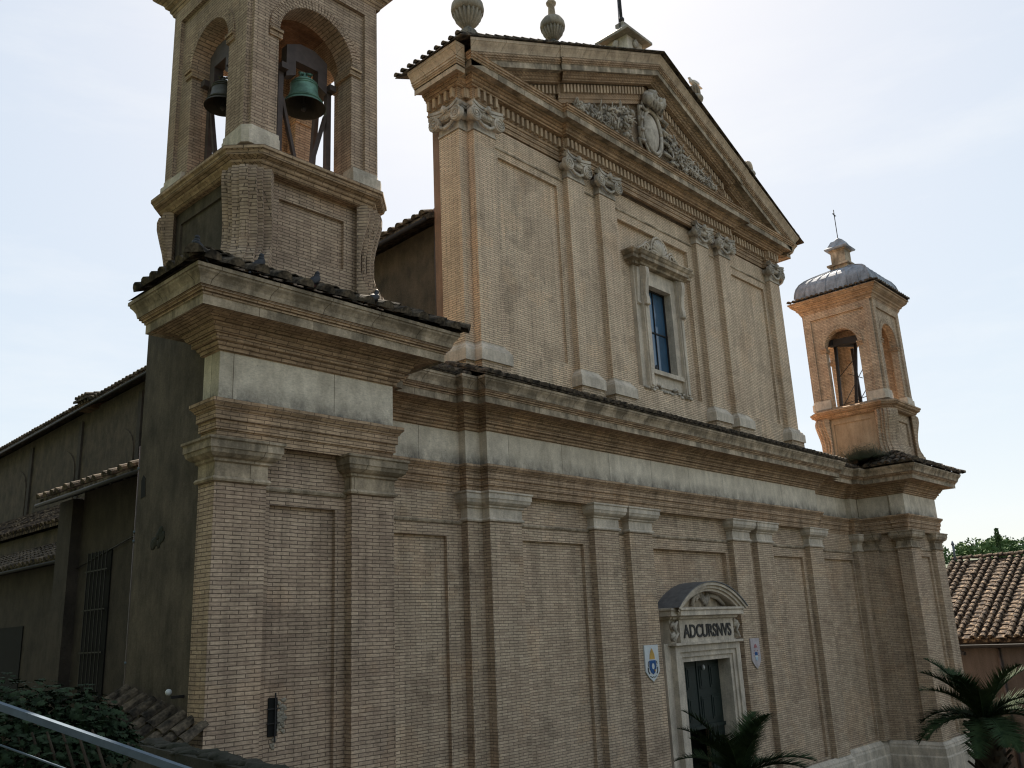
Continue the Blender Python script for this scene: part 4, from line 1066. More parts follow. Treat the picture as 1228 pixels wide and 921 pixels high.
bell_frame((bx, by-.0), (1, 0, 0), (0, 1, 0), 'brown iron trestle around the larger green bell')
bell_frame((-14.48, .02), (0, 1, 0), (1, 0, 0), 'brown iron trestle around the smaller dark bell', half=.45)
# counterweight machinery seen through the side arch
t = thing('striker_motor', (-14.2, .05, 6.35), 'small dark ringing motor box seen under the smaller dark bell', 'motor')
MB().box(-14.3, -14.05, -.10, .14, 6.5, 6.85).build('housing', IRON, t); MB().tube([(-14.2, .0, 5.6), (-14.2, .0, 6.5)], .03).build('stand', IRON, t)
# rusty frame in the far tower
t = thing('bell_trestle', (13.46, 0, 5.6), 'dark iron frame with loose rods in the arch of the far tower', 'bell frame')
for k, (y, z1, lean) in enumerate(((.42, 8.3, .1), (-.05, 8.4, -.15), (-.15, 8.2, .25))):
    MB().obox((12.6+.5*k*.6, y+.1, 5.6), (12.9+.3*k, y+lean, z1), .11, .10).build('post', IRON, t)
MB().obox((12.5, -.65, 8.25), (12.6, .62, 8.35), .22, .26).build('head_beam', IRON, t)
MB().obox((12.4, .55, 8.3), (13.9, .1, 8.5), .2, .2).build('head_beam', IRON, t)
for a, b in (((12.7, .5, 5.7), (12.8, -.7, 7.4)), ((12.7, .1, 7.0), (12.7, -.45, 6.7)), ((12.8, -.5, 6.9), (12.8, -.75, 6.5)), ((12.8, -.75, 6.6), (12.8, -.2, 5.9)), ((12.6, -.65, 5.95), (12.6, .6, 5.75)), ((12.7, -.3, 7.6), (12.75, .55, 6.9))):
    MB().tube([a, b], .016, 5).build('rod', IRON, t)

def pigeon(loc, yaw, label, tilt=.5, sc=1.0, mat=PIG, name='pigeon', cat='pigeon', group='pigeons on the tower tiles'):
    t = thing(name, loc, label, cat, group)
    m = MB(); m.blob((0, 0, 0), (.15, .065, .07), 12, 8)
    m.blob((.14, 0, .075), (.045, .036, .042), 10, 7); m.blob((.10, 0, .035), (.055, .045, .055), 8, 6)
    m.add([(-.12, -.03, .02), (-.12, .03, .02), (-.30, .03, -.035), (-.30, -.03, -.035), (-.12, -.03, -.01), (-.12, .03, -.01), (-.30, .03, -.05), (-.30, -.03, -.05)], [(0, 1, 2, 3), (7, 6, 5, 4), (0, 4, 5, 1), (1, 5, 6, 2), (2, 6, 7, 3), (3, 7, 4, 0)])
    m.lathe([(.012, 0), (.001, .035)], (0, 0, 0), 6); k = 12
    M = Matrix.Translation(Vector(loc)) @ Matrix.Rotation(yaw, 4, 'Z') @ Matrix.Rotation(-tilt, 4, 'Y') @ Matrix.Diagonal((sc, sc, sc, 1))
    off = Vector((0, 0, .11*sc))
    def tr(mm): mm.v = [tuple(M @ Vector(p)+off) for p in mm.v]; return mm
    tr(m).build('body', mat, t)
    wg = MB()
    for s in (-1, 1): wg.blob((-.04, s*.058, .01), (.14, .018, .05), 10, 6)
    tr(wg).build('wing', mat, t)
    bk = MB().tube([(.175, 0, .07), (.205, 0, .06)], .009, 5, .003); tr(bk).build('beak', IRON, t)
    lg = MB()
    for s in (-.02, .02): lg.tube([Vector(loc)+Vector((0, s, 0)), Vector(loc)+Vector((0, s, .08*sc))], .008, 5)
    lg.build('legs', REDP, t)
    return t
pigeon((-15.98, -2.32, 3.02), 2.4, 'pigeon on the tile ridge at the outer corner of the near tower', .9, .9)
pigeon((-15.02, -2.30, 3.02), .2, 'upright pigeon standing second from the corner of the tiled skirt', .75)
pigeon((-14.04, -2.30, 3.02), .3, 'pigeon in the middle of the row on the tiled skirt', .6)
pigeon((-12.88, -2.30, 3.02), .25, 'pigeon furthest along the tiled skirt, towards the church front', .5)
pigeon((-.38, yW-.02, 4.79), .3, 'dark pigeon sitting on the sill of the central window', .3, .9, group=None)

def urn(x, y, zb, sc, label, lift=0):
    z00 = zb; zb = zb+lift
    t = thing('stone_urn', (x, y, zb), label, 'urn', 'stone urns on the pediment')
    b = MB().box(x-.30*sc, x+.30*sc, y-.30*sc, y+.30*sc, z00-.1, zb+.28*sc); b.lathe([(.30*sc, .28*sc), (.28*sc, .36*sc), (.13*sc, .46*sc), (.12*sc, .56*sc)], (x, y, zb), 16); b.build('pedestal', URN, t)
    m = MB(); n = 36
    m.lathe([(.14*sc, .55*sc), (.28*sc, .66*sc), (.42*sc, .85*sc), (.50*sc, 1.12*sc)], (x, y, zb), 144, .22, True, 18)
    m.lathe([(.505*sc, 1.06*sc), (.53*sc, 1.2*sc), (.51*sc, 1.36*sc), (.42*sc, 1.52*sc), (.28*sc, 1.62*sc), (.16*sc, 1.66*sc)], (x, y, zb), n)
    m.build('bowl', URNB, t)
    m = MB().lathe([(.17*sc, 1.62*sc), (.16*sc, 1.8*sc), (.13*sc, 2.25*sc), (.20*sc, 2.30*sc), (.22*sc, 2.38*sc), (.15*sc, 2.46*sc), (.12*sc, 2.7*sc), (.02, 2.9*sc)], (x, y, zb), 18); m.build('neck', TRAVD, t)
    return t
urn(-7.75, .35, ztop(7.75)+.02, .80, 'fat fluted stone urn at the near corner of the pediment', .30)
urn(-4.32, .35, ztop(4.32)+.02, .68, 'fluted stone urn with a tall neck halfway up the near slope of the pediment', .26)
def stub(x, y, zb, label, sc=1.0):
    t = thing('stone_finial', (x, y, ztop(x)), label, 'finial', 'broken finials on the far slope')
    MB().box(x-.28, x+.28, y-.28, y+.28, ztop(x)-.15, ztop(x)+.35).build('pedestal', URN, t)
    MB().lathe([(.24, ztop(x)+.3-zb), (.26, ztop(x)+.5-zb), (.16, -.4), (.14, .30), (.15, .50), (.26, .58), (.29, .66), (.26, .74), (.20, .76)], (x, y, zb), 18).build('stem', URNB, t)
    m = MB()
    m.lathe([(.18, .74), (.22, .82), (.21, 1.0), (.17, 1.14), (.08, 1.2)], (x, y, zb), 84, .30, True, 12)
    m.build('fluted_top', TRAVD, t); return t
stub(3.42, .35, 14.75, 'weathered stone finial with a gull on top, upper part of the far slope')
stub(6.72, .35, 13.02, 'weathered stone finial low on the far slope of the pediment')
pigeon((3.42, .35, 15.92), 2.9, 'pale gull perched on a stone finial of the far slope', .15, 1.35, GULL, 'gull', 'gull', None)
# acroterion block at the apex with iron cross stay
t = thing('acroterion', (-.15, .75, 15.0), 'gabled stone block on the peak of the pediment, carrying an iron pole', 'pedestal')
ax, ay_ = -.15, .75
MB().box(ax-.42, ax+.42, ay_-.42, ay_+.42, 14.9, 16.15).build('block', TRAV, t)
m = MB()
for s in (0,):
    m.add([(ax-.68, ay_-.66, 16.02), (ax+.68, ay_-.66, 16.02), (ax+.68, ay_+.66, 16.02), (ax-.68, ay_+.66, 16.02), (ax-.68, ay_-.66, 16.11), (ax+.68, ay_-.66, 16.11), (ax+.68, ay_+.66, 16.11), (ax-.68, ay_+.66, 16.11), (ax-.16, ay_-.16, 16.66), (ax+.16, ay_-.16, 16.66), (ax+.16, ay_+.16, 16.66), (ax-.16, ay_+.16, 16.66)],
          [(0, 3, 2, 1), (0, 1, 5, 4), (1, 2, 6, 5), (2, 3, 7, 6), (3, 0, 4, 7), (4, 5, 9, 8), (5, 6, 10, 9), (6, 7, 11, 10), (7, 4, 8, 11), (8, 9, 10, 11)])
m.box(ax-.16, ax+.16, ay_-.16, ay_+.16, 16.6601, 16.80); m.build('cap', URNB, t)
MB().blob((ax-.02, ay_-.46, 15.82), (.12, .08, .16), 8, 6, .2).build('carved_face', RELIEF, t); m = MB()
MB().blob((ax-.46, ay_, 15.82), (.08, .12, .16), 8, 6, .2).build('carved_face', RELIEF, t)
m = MB().tube([(ax, ay_, 16.5), (ax, ay_, 19.0)], .05, 8); m.blob((ax, ay_, 17.0), (.10, .10, .10)); m.tube([(ax-.6, ay_, 18.2), (ax+.6, ay_, 18.2)], .045, 8); m.tube([(ax+.1, ay_, 16.6), (ax+.16, ay_, 16.85), (ax+.08, ay_, 17.0)], .02, 5); m.build('iron_cross', IRON, t)
m = MB()
for d in (-.48, -.40): m.tube([(ax+d, ay_-.2, 16.1), (ax+d*.2, ay_, 18.4)], .014, 5)
m.build('stay_wire', IRON, t)
t = thing('ridge_block', (1.0, .8, 14.7), 'small gabled ridge stone just past the peak of the pediment', 'ridge stone')
MB().poly([(.95, 14.6), (1.5, 14.3), (1.5, 15.05), (1.22, 15.30), (.95, 15.12)], 'y', .55, .95).build('block', URN, t)

# heraldic signs
def shield(xc, y, zt, hw, h, label, base, kind):
    t = thing('heraldic_sign', (xc, y, zt-h), label, 'sign')
    MB().poly([(xc-hw, zt), (xc+hw, zt), (xc+hw, zt-h*.72), (xc+hw*.55, zt-h*.88), (xc, zt-h), (xc-hw*.55, zt-h*.88), (xc-hw, zt-h*.72)], 'y', y-.035, y).build('board', base, t)
    yy = y-.035
    if kind == 0:
        m = MB().poly([(xc-.13, zt-.36), (xc+.13, zt-.36), (xc+.14, zt-.55), (xc+.08, zt-.64), (xc, zt-.69), (xc-.08, zt-.64), (xc-.14, zt-.55)], 'y', yy-.012, yy); m.build('blue_escutcheon', BLUEP, t)
        m = MB().poly([(xc+.05*cos(a), zt-.50+.07*sin(a)) for a in [2*pi*k/14 for k in range(14)]], 'y', yy-.02, yy-.012); m.build('pale_emblem', GOLDP if False else WHITE, t)
        m = MB().blob((xc+.06, yy-.02, zt-.60), (.03, .01, .03), 6, 4).build('star', GOLDP, t)
        m = MB().poly([(xc-.11, zt-.33), (xc+.11, zt-.33), (xc+.09, zt-.22), (xc+.04, zt-.13), (xc, zt-.08), (xc-.04, zt-.13), (xc-.09, zt-.22)], 'y', yy-.012, yy); m.build('gold_mitre', GOLDP, t)
        m = MB()
        for s in (-1, 1):
            m.tube([(xc+s*.16, yy-.006, zt-.38), (xc+s*.19, yy-.006, zt-.44), (xc+s*.17, yy-.006, zt-.50)], .01, 5)
            m.tube([(xc+s*.20, yy-.006, zt-.52), (xc+s*.19, yy-.006, zt-.62), (xc+s*.15, yy-.006, zt-.67)], .014, 5)
            m.tube([(xc+s*.14, yy-.006, zt-.72), (xc+s*.05, yy-.006, zt-.76), (xc, yy-.006, zt-.74)], .007, 5)
        m.build('black_keys', DARKP, t)
    else:
        MB().poly([(xc-.07, zt-.38), (xc+.07, zt-.38), (xc+.07, zt-.47), (xc-.07, zt-.47)], 'y', yy-.01, yy).build('dark_blue_field', BLUEP, t)
        MB().poly([(xc-.08, zt-.471), (xc+.08, zt-.471), (xc+.08, zt-.515), (xc-.08, zt-.515)], 'y', yy-.01, yy).build('white_band', WHITE, t)
        MB().poly([(xc-.07, zt-.516), (xc+.07, zt-.516), (xc+.05, zt-.58), (xc, zt-.62), (xc-.05, zt-.58)], 'y', yy-.01, yy).build('blue_point', PALEB, t)
        MB().poly([(xc-.10, zt-.26), (xc+.10, zt-.26), (xc+.05, zt-.19), (xc, zt-.15), (xc-.05, zt-.19)], 'y', yy-.01, yy).build('red_hat', REDP, t)
        m = MB()
        for s in (-1, 1):
            for k in range(3): m.blob((xc+s*(.10+.02*k), yy-.005, zt-.34-.07*k), (.015, .008, .02), 6, 4)
        m.build('red_tassels', REDP, t)
    return t
shield(-2.55, 0, -2.74, .29, .86, 'white pointed heraldic sign with gold mitre and blue shield, on the pilaster before the door', WHITE, 0)
shield(2.60, 0, -2.76, .25, .84, 'faded pink pointed heraldic sign with a small blue shield, beyond the doorway', PINKW, 1)

# iron grille in the base of the near tower
t = thing('iron_grille', (-13.88, -1.4, -3.75), 'small rusty iron grille over a broken hole in the tower base', 'grille')
MB().box(-14.03, -13.88, -1.30, -1.284, -3.58, -3.05).build('dark_hole', BLACK, t)
m = MB()
m.obox((-13.93, -1.325, -3.66), (-13.93, -1.325, -2.98), .018, .018)
for z in (-3.2, -3.40): m.obox((-14.06, -1.315, z), (-13.84, -1.315, z), .014, .014)
m.build('bars', IRON, t)
m = MB(); R = random.Random(3)
for i in range(40): m.blob((-13.83+R.uniform(-.04, .10), -1.282, -3.3+R.uniform(-.25, .22)), (.035, .012, .03), 6, 4, .35, R)
m.build('crumbled_plaster', URNB, t); m = MB()
for i in range(8): m.blob((-13.93+R.uniform(-.04, .04), -1.282, -3.66+R.uniform(-.08, .05)), (.03, .012, .03), 6, 4, .35, R)
m.build('crumbled_plaster', URNB, t)

# downpipe
t = thing('downpipe', (-15.1, 1.25, -8), 'thin grey downpipe running down behind the near tower', 'downpipe')
MB().tube([(-14.98, 1.27, GZ), (-14.98, 1.27, 1.0)], .035, 8).build('pipe', IRONB, t)
m = MB()
for z in (-2.5, -.6, -.45, .6): m.lathe([(.05, 0), (.05, .04)], (-14.98, 1.27, z), 8)
m.build('bracket', RAILM, t)

# ------------------------------------------------------------------ side chapel range on the left
sc_ = thing('side_chapel', (-13.9, 4, GZ), 'dark rendered side chapel with tall barred window under short tiled eaves, behind the near tower', 'side building')
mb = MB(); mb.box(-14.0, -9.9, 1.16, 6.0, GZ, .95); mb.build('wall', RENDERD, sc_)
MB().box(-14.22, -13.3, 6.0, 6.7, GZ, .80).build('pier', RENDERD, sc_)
w_ = MB().box(-14.03, -14.003, 4.40, 5.45, -3.4, -.38).build('window', BLACK, sc_)
m = MB()
for k in range(6): m.obox((-14.08, 4.5+k*.17, -3.4), (-14.08, 4.5+k*.17, -.38), .02, .02)
for z in (-.75, -1.5, -2.3, -3.1): m.obox((-14.08, 4.4, z), (-14.08, 5.45, z), .02, .025)
m.build('window_bars', IRON, w_)
mb = MB(); d = Vector((-4.6, 0, -1.9))
mb.add([(-10, 1.3, 2.75), (-14.6, 1.3, .85), (-14.6, 6.8, .85), (-10, 6.8, 2.75), (-10, 1.3, 2.65), (-14.6, 1.3, .77), (-14.6, 6.8, .77), (-10, 6.8, 2.65)], [(0, 1, 2, 3), (7, 6, 5, 4), (0, 4, 5, 1), (1, 5, 6, 2), (2, 6, 7, 3), (3, 7, 4, 0)])
RQ = random.Random(19)
for k in range(19): tile_rows(mb, RQ, (-10, 1.45+k*.29, 2.75), (0, 1, 0), d, 1, 1, d.length+RQ.uniform(-.08, .08), .11, .42)
mb.build('eaves_roof', TILED, sc_)
for k in range(9): MB().obox((-13.7, 1.7+k*.6, 1.12), (-14.55, 1.7+k*.6, .77), .09, .11).build('rafter_tail', IRON, sc_)
MB().tube([(-14.64, 1.3, .74), (-14.64, 6.85, .72)], .045, 8).build('gutter', IRON, sc_)
MB().tube([(-14.04, 1.3, -.05), (-14.04, 3.6, -.25), (-14.04, 6.0, -.62)], .014, 5).build('cable', IRON, sc_)
lr = thing('low_annex', (-11, 14, GZ), 'low dark annex with an old tiled roof, beyond the side chapel', 'annex')
MB().box(-12, -9.9, 6.0, 34, GZ, .05).build('wall', RENDERD, lr)
MB().box(-12.03, -12.003, 14.6, 16.6, -4.0, -1.5).build('window', BLACK, lr)
mb = MB().poly([(-12.35, .05), (-9.9, 1.15), (-9.9, 1.22), (-12.35, .13)], 'y', 6.0, 34)
d = Vector((-2.45, 0, -1.1)); tile_rows(mb, R1, (-9.9, 6.2, 1.22), (0, 1, 0), d, 86, .31, d.length+.03, .11, .45)
mb.build('tiled_roof', TILED, lr)
MB().tube([(-12.42, 6.0, .02), (-12.42, 34, .0)], .05, 8).build('gutter', IRON, lr)
# roof-top chimney on the nave eave
ch = thing('roof_dormer', (-8.0, 22, 7.4), 'small tile-capped brick stub rising from the long nave eave', 'chimney'); ch.location.z -= .66; DZ = .66
MB().box(-8.15, -7.4, 21.4, 22.3, 7.5, 7.9).build('stack', OLDBRICK, ch)
m = MB().poly([(-8.3, 7.82), (-7.3, 8.1), (-7.3, 8.2), (-8.3, 7.92)], 'y', 21.2, 22.5); tile_rows(m, R1, (-7.3, 21.3, 8.2), (0, 1, 0), (-1.0, 0, -.28), 4, .3, 1.05, .11, .4); m.build('tile_cap', TILED, ch)

# ------------------------------------------------------------------ low roofed building on the right
rb = thing('low_building', (24, -4, GZ), 'low pink rendered house with sunlit barrel tile roof and dark eaves', 'house')
bx0 = 18.0; ez = -3.38; rz = .05; rx = 25.5
mb = MB().box(bx0+.55, 31, -14, 1.2, GZ, ez-.1); mb.build('wall', PINK, rb)
mb = MB(); mb.poly([(bx0, ez), (rx, rz), (rx+7.5, ez), (rx+7.5, ez-.12), (rx, rz-.14), (bx0, ez-.12)], 'y', -14.3, 1.5)
R = random.Random(77)
d = Vector((bx0-rx, 0, ez-rz)); 
ys = 0
for i in range(30):
    y = 1.35-ys
    if y < -13: break
    tile_rows(mb, R, (rx, y, rz+.03), (0, 1, 0), d, 1, 1, d.length+.05, .12, .40, .03)
    # flat pan tiles between the covers
    gap = .62 if R.random() < .3 else .33
    k = int(d.length/.38)
    for j in range(k):
        c0 = Vector((rx, y-gap/2, rz+.02))+d.normalized()*(j*d.length/k); c1 = c0+d.normalized()*(d.length/k*1.1)
        c1.z += .045
        w2 = gap/2-.04
        mb.add([(c0.x, c0.y-w2, c0.z), (c0.x, c0.y+w2, c0.z), (c1.x, c1.y+w2, c1.z), (c1.x, c1.y-w2, c1.z), (c1.x, c1.y+w2, c1.z-.04), (c1.x, c1.y-w2, c1.z-.04)], [(0, 1, 2, 3), (3, 2, 4, 5)])
    ys += gap
mb.build('tiled_roof', OLDTILE, rb)
mb = MB(); tile_rows(mb, R, (rx, 1.4, rz+.10), (1, 0, 0), (0, -1, 0), 1, 1, 15.5, .16, .45); mb.build('ridge_tiles', OLDTILE, rb)
MB().tube([(bx0+.22, 1.5, ez-.26), (bx0+.22, -14.2, ez-.28)], .08, 8).build('gutter', IRON, rb)
MB().tube([(bx0+.48, -1.9, ez-.1), (bx0+.48, -1.9, GZ)], .06, 8).build('downpipe', IRONB, rb)
MB().box(bx0+.5, bx0+.549, -4.6, -3.2, -7.6, -5.4).build('shutter', WOODG, rb)
m = MB().tube([(24.6, 1.0, .1), (24.6, 1.0, .85)], .05, 8); m.lathe([(.09, .8), (.02, 1.0)], (24.6, 1.0, 0), 8); m.build('vent_pipe', RAILM, rb)
t = thing('security_camera', (bx0+.3, -.6, -3.9), 'small dark security camera under the eaves of the pink house', 'camera')
MB().obox((bx0+.25, -.45, -3.82), (bx0+.1, -.75, -3.92), .12, .12).build('housing', IRON, t); MB().tube([(bx0+.55, -.3, -3.75), (bx0+.25, -.45, -3.8)], .03).build('bracket', IRON, t)

# ------------------------------------------------------------------ wooded hill beyond
def leafcloud(mb, c, r, n, size, rnd, flat=.0):
    for _ in range(n):
        a = rnd.uniform(0, 2*pi); z = rnd.uniform(-1, 1); q = (1-z*z)**.5; k = rnd.uniform(.72, 1.05)
        p = Vector((c[0]+r[0]*q*cos(a)*k, c[1]+r[1]*q*sin(a)*k, c[2]+r[2]*z*k))
        u = Vector((rnd.gauss(0, 1), rnd.gauss(0, 1), rnd.gauss(0, 1))).normalized(); v = u.cross(Vector((rnd.gauss(0, 1), rnd.gauss(0, 1), rnd.gauss(0, 1)))).normalized()
        s = size*rnd.uniform(.6, 1.4)
        mb.add([p-u*s, p+v*s*.6, p+u*s, p-v*s*.6], [(0, 1, 2, 3)])
RH = random.Random(21)
hp = MB(); nx_ = 18
vs = []; fs = []
for i in range(nx_+1):
    for j in range(7):
        az = radians(62+ i*3.2); dist = 120+j*18; zt = [GZ, -4, 0, 4.5, 7.0, 8.2, 8.6][j]
        zt = zt+ (1.2*sin(i*.9)+.8*sin(i*2.3)) * (j/6)
        vs.append((CAM.x+sin(az)*dist, CAM.y+cos(az)*dist, zt))
for i in range(nx_):
    for j in range(6): fs.append((i*7+j, (i+1)*7+j, (i+1)*7+j+1, i*7+j+1))
tag(hp.add(vs, fs).build('hill', HILLM), kind='structure')
wd = MB()
for i in range(420):
    az = radians(RH.uniform(66, 96)); dist = RH.uniform(140, 222); j = (dist-120)/18
    zz = [GZ, -4, 0, 4.5, 7.0, 8.2, 8.6, 8.6][int(j)]; r = RH.uniform(2.0, 3.6)
    leafcloud(wd, (CAM.x+sin(az)*dist, CAM.y+cos(az)*dist, zz+.6+r*.3), (r, r, r*.8), 230, .36, RH)
tag(wd.build('woodland', WOODL), 'dark green wood covering the far hill above the tiled roof', 'woodland', kind='stuff')
for k, (az, zt) in enumerate(((75.1, 10.3),)):
    a = radians(az); x, y = CAM.x+sin(a)*165, CAM.y+cos(a)*165
    t = thing('cypress', (x, y, 4), 'narrow cypress tip rising above the green hill skyline', 'tree')
    MB().tube([(x, y, 3), (x, y, zt-1)], .25, 6, .1).build('trunk', BARK, t)
    m = MB()
    for q in range(7): leafcloud(m, (x, y, 5+q*(zt-5)/7), (.9*(1-q/8.5), .9*(1-q/8.5), 1.0), 90, .25, RH)
    m.build('crown', WOODL, t)

# ------------------------------------------------------------------ palms
def palm(x, y, ztop_, label, rt_=.24, nfr=15, L=1.9, seed=1, fr=None):
    R = random.Random(seed)
    t = thing('palm', (x, y, GZ), label, 'palm', 'palms in front of the church')
    m = MB(); pts = [(x, y, GZ), (x+.03, y, (GZ+ztop_)/2), (x, y, ztop_)]; m.tube(pts, rt_, 12, rt_*.95)
    for k in range(150):
        z = GZ+(ztop_-GZ)*k/150; a = k*2.4; m.obox((x+rt_*.85*cos(a), y+rt_*.85*sin(a), z), (x+(rt_+.10)*cos(a), y+(rt_+.10)*sin(a), z+.14), .09, .04)
    m.build('trunk', BARK, t)
    fronds = fr or [(2*pi*k/nfr+R.uniform(-.2, .2), R.uniform(.15, 1.4)) for k in range(nfr)]
    for a, el in fronds:
        m = MB(); hd = Vector((cos(a), sin(a), 0)); Lf = L*R.uniform(.85, 1.1); n = 16; pts = []
        p = Vector((x, y, ztop_-.02)); ang = el
        for k in range(n+1):
            pts.append(p.copy()); p = p+(hd*cos(ang)+Vector((0, 0, sin(ang))))*(Lf/n); ang -= .062+.03*(1-el)
        m.tube(pts, .022, 5, .006)
        side = Vector((-hd.y, hd.x, 0))
        for k in range(3, n*5):
            u = k/(n*5); i = min(n-1, int(u*n)); q = pts[i].lerp(pts[i+1], u*n-i); tg = (pts[i+1]-pts[i]).normalized(); nn = side.cross(tg)
            if nn.z < 0: nn = -nn
            ll = .50*(sin(pi*min(1, u*.9+.12))**.6)*R.uniform(.85, 1.1)
            for s in (-1, 1):
                dr = (side*s*.75+tg*.72+nn*R.uniform(.05, .4)).normalized(); tip = q+dr*ll-Vector((0, 0, .05*ll)); wv = tg*.02
                m.add([q-wv, q+wv, tip], [(0, 1, 2)])
        m.build('frond', PALM, t)
    return t
def dep(u, v, k): return CAM+(FW+RX*((u-614)/1071.588)-UP*((v-460.5)/1071.588))*k
p = dep(1180, 864, 17.5); palm(p.x, p.y, p.z, 'palm with thick shaggy trunk in front of the far tower', .30, 24, 1.55, 4)
p = dep(888, 934, 17.5); palm(p.x, p.y, p.z, 'palm whose fronds rise just below the church doorway', .24, 24, 1.65, 9)

# weeds on the far tower roof
m = MB(); R = random.Random(2)
for i in range(2600):
    x = R.gauss(11.45, .42); y = R.gauss(-.45, .40); z = 3.15+.10*R.random(); h = R.uniform(.15, .75)*math.exp(-((x-11.5)/.75)**2)
    a = R.uniform(0, 2*pi); l = R.uniform(0, .25); m.add([(x-.012, y, z), (x+.012, y+.01, z), (x+l*cos(a), y+l*sin(a), z+h)], [(0, 1, 2)])
    for q in range(2):
        u = R.uniform(.5, 1); cx_, cy_, cz_ = x+l*cos(a)*u, y+l*sin(a)*u, z+h*u; m.add([(cx_-.025, cy_, cz_), (cx_, cy_+.025, cz_+.03), (cx_+.025, cy_, cz_), (cx_, cy_-.025, cz_-.02)], [(0, 1, 2, 3)])
tag(m.build('roof_weeds', MOSSG), 'tuft of dry weeds growing on the tiles by the far tower', 'weeds', kind='stuff')

# ------------------------------------------------------------------ terrace in the lower left foreground
wl = thing('terrace_wall', (-17.5, -4, GZ), 'dark mossy terrace wall running below the shrub to the tower foot', 'wall')
a = Vector((-17.25, -9.6, 0)); b = Vector((-15.95, -1.6, 0)); dr = (b-a).normalized(); nr_ = Vector((dr.y, -dr.x, 0))
def wallseg(mb, p, q, w0, z0, z1a, z1b):
    vs = [(*(p+nr_*s*w0).xy, z) for z in (z0, z1a) for s in (-1, 1)]+[(*(q+nr_*s*w0).xy, z) for z in (z0, z1b) for s in (-1, 1)]
    mb.add(vs, [(0, 1, 3, 2), (4, 6, 7, 5), (0, 4, 5, 1), (2, 3, 7, 6), (0, 2, 6, 4), (1, 5, 7, 3)])
m = MB(); wallseg(m, a, b, .16, GZ, -3.42, -3.42); m.build('masonry', DARKST, wl)
m = MB(); R = random.Random(14)
for k in range(40):
    u = (k+.5)/40; p = a.lerp(b, u); z = -3.42; m.blob((p.x+R.uniform(-.05, .05), p.y, z+.0), (.13, .15, R.uniform(.02, .07)), 7, 5, .3, R)
m.build('moss', DARKST, wl)
# tile coping fragments beside the tower foot
cp = thing('tile_coping', (-15.6, -.8, -3.6), 'old broken barrel tiles heaped at the foot of the near tower', 'tile coping')
m = MB(); R = random.Random(6)
for k in range(9):
    y = .9-k*.30; tile_rows(m, R, (-15.1, y, -2.85-.055*k), (0, 1, 0), (-1, -.1, -.65), 1, 1, .8+R.uniform(-.1, .1), .10, .42)
m.build('barrel_tiles', TILED, cp)
MB().box(-15.75, -15.08, -1.5, 1.0, GZ, -3.6).build('coping_wall', DARKST, cp)
t = thing('globe_lamp', (-15.3, -.75, -2.95), 'small pale globe light on the dark tower wall above the broken tiles', 'lamp')
MB().blob((-15.28, -.75, -2.88), (.045, .045, .045), 12, 8).build('globe', WHITE, t); MB().obox((-15.05, -.75, -2.95), (-15.25, -.75, -2.95), .04, .04).build('arm', IRON, t)
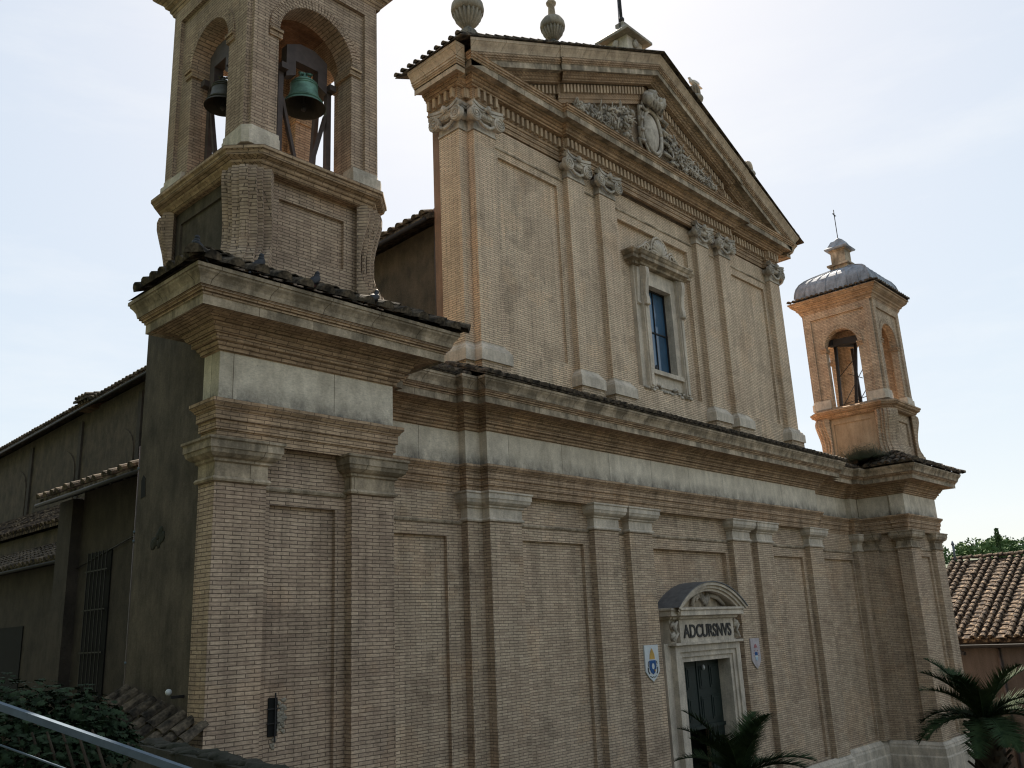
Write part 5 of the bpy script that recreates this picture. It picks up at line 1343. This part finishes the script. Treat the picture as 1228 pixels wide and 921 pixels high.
# shrub
sh_ = thing('shrub', (-18.6, -5.2, -3.8), 'dark broad-leaved shrub spilling over the terrace behind the handrail', 'shrub')
m = MB(); R = random.Random(12)
def leaf(mb, p, d, n, s):
    d = d.normalized(); side = d.cross(n).normalized(); nn = side.cross(d)
    vs = []
    lob = [(0, .03), (.2, .35), (.32, .16), (.5, .42), (.62, .18), (.8, .26), (1, 0)]
    L_ = [p+d*(t*s)+side*(w*s)-nn*(.12*s*w/.4) for t, w in lob]; Rr = [p+d*(t*s)-side*(w*s)-nn*(.12*s*w/.4) for t, w in lob[:-1]]
    mb.add(L_+Rr[::-1], [tuple(range(len(L_)+len(Rr)))])
for (u, v, k, r) in [(-20, 880, 9.0, .60), (30, 870, 9.0, .48), (75, 868, 9.1, .45), (112, 880, 9.2, .38), (135, 895, 9.3, .28), (50, 905, 8.8, .5), (100, 920, 8.8, .45), (10, 925, 8.6, .6), (60, 950, 8.6, .6)]:
    c = dep(u, v, k)
    for i in range(int(700*r)):
        n = Vector((R.gauss(0, 1), R.gauss(0, 1), R.gauss(0, 1)+.5)).normalized(); p = c+n*r*R.uniform(.55, 1.0)*Vector((1, 1, .8)).length/1.62
        d = Vector((R.gauss(0, .6), R.gauss(0, .6), -.6))+n*.6; leaf(m, p, d, n, R.uniform(.06, .12))
m.build('foliage', LEAF, sh_)
m = MB()
for k in range(7):
    c = dep(20+k*18, 880, 8.5); m.tube([(c.x, c.y, GZ+3.4), (c.x+.1, c.y, -3.6), (c.x-.1, c.y+.1, -3.0)], .03, 6, .012)
m.build('stem', BARK, sh_)
# handrail in front
hr = thing('handrail', (-19, -7.5, -4.2), 'pale grey metal handrail with wires sloping through the lower left corner', 'handrail')
p0, p1 = dep(-60, 826, 5.2), dep(330, 962, 4.6)
MB().obox(p0, p1, .042, .038).build('top_rail', RAILM, hr)
for k, dz in enumerate((-.20, -.40)):
    MB().tube([p0+Vector((0, 0, dz)), p1+Vector((0, 0, dz))], .006, 6).build('wire', RAILM, hr)
for u in (.02, .98):
    q = p0.lerp(p1, u); MB().obox(q+Vector((0, 0, -.03)), q+Vector((0, 0, -1.1)), .05, .05).build('rail_post', RAILM, hr)
# terrace floor under the camera
tag(MB().poly([(-40, -40), (-14, -40), (-18.6, -8.2), (-20.2, -9.6), (-22.2, -9.0), (-40, -6)], 'z', GZ, -4.0).build('terrace', PAVE), kind='structure')
# unseen slope left of and behind viewer, added to block low sky light
vs = []; fs = []
ring_ = [(-24, 60), (-25, 30), (-26, 10), (-30, -4), (-38, -20), (-40, -38), (-22, -54), (10, -62), (36, -60), (60, -56)]
H = [(0, GZ+.01), (2.5, GZ+10), (7, GZ+19), (16, GZ+25), (30, GZ+28)]
for (x, y) in ring_:
    d = (Vector((x, y, 0))-Vector((5, 10, 0))).normalized()
    q = 1 if y > -25 else .6
    for o, z in H: vs.append((x+d.x*o, y+d.y*o, GZ+(z-GZ)*q*(1.5 if y > -25 else 1)))
n = len(H)
for i in range(len(ring_)-1):
    for j in range(n-1): fs.append((i*n+j, (i+1)*n+j, (i+1)*n+j+1, i*n+j+1))
tag(MB().add(vs, fs).build('sky_block_slope', HILLM), kind='structure')
for o in bpy.data.objects:
    if '_o' in o: del o['_o']
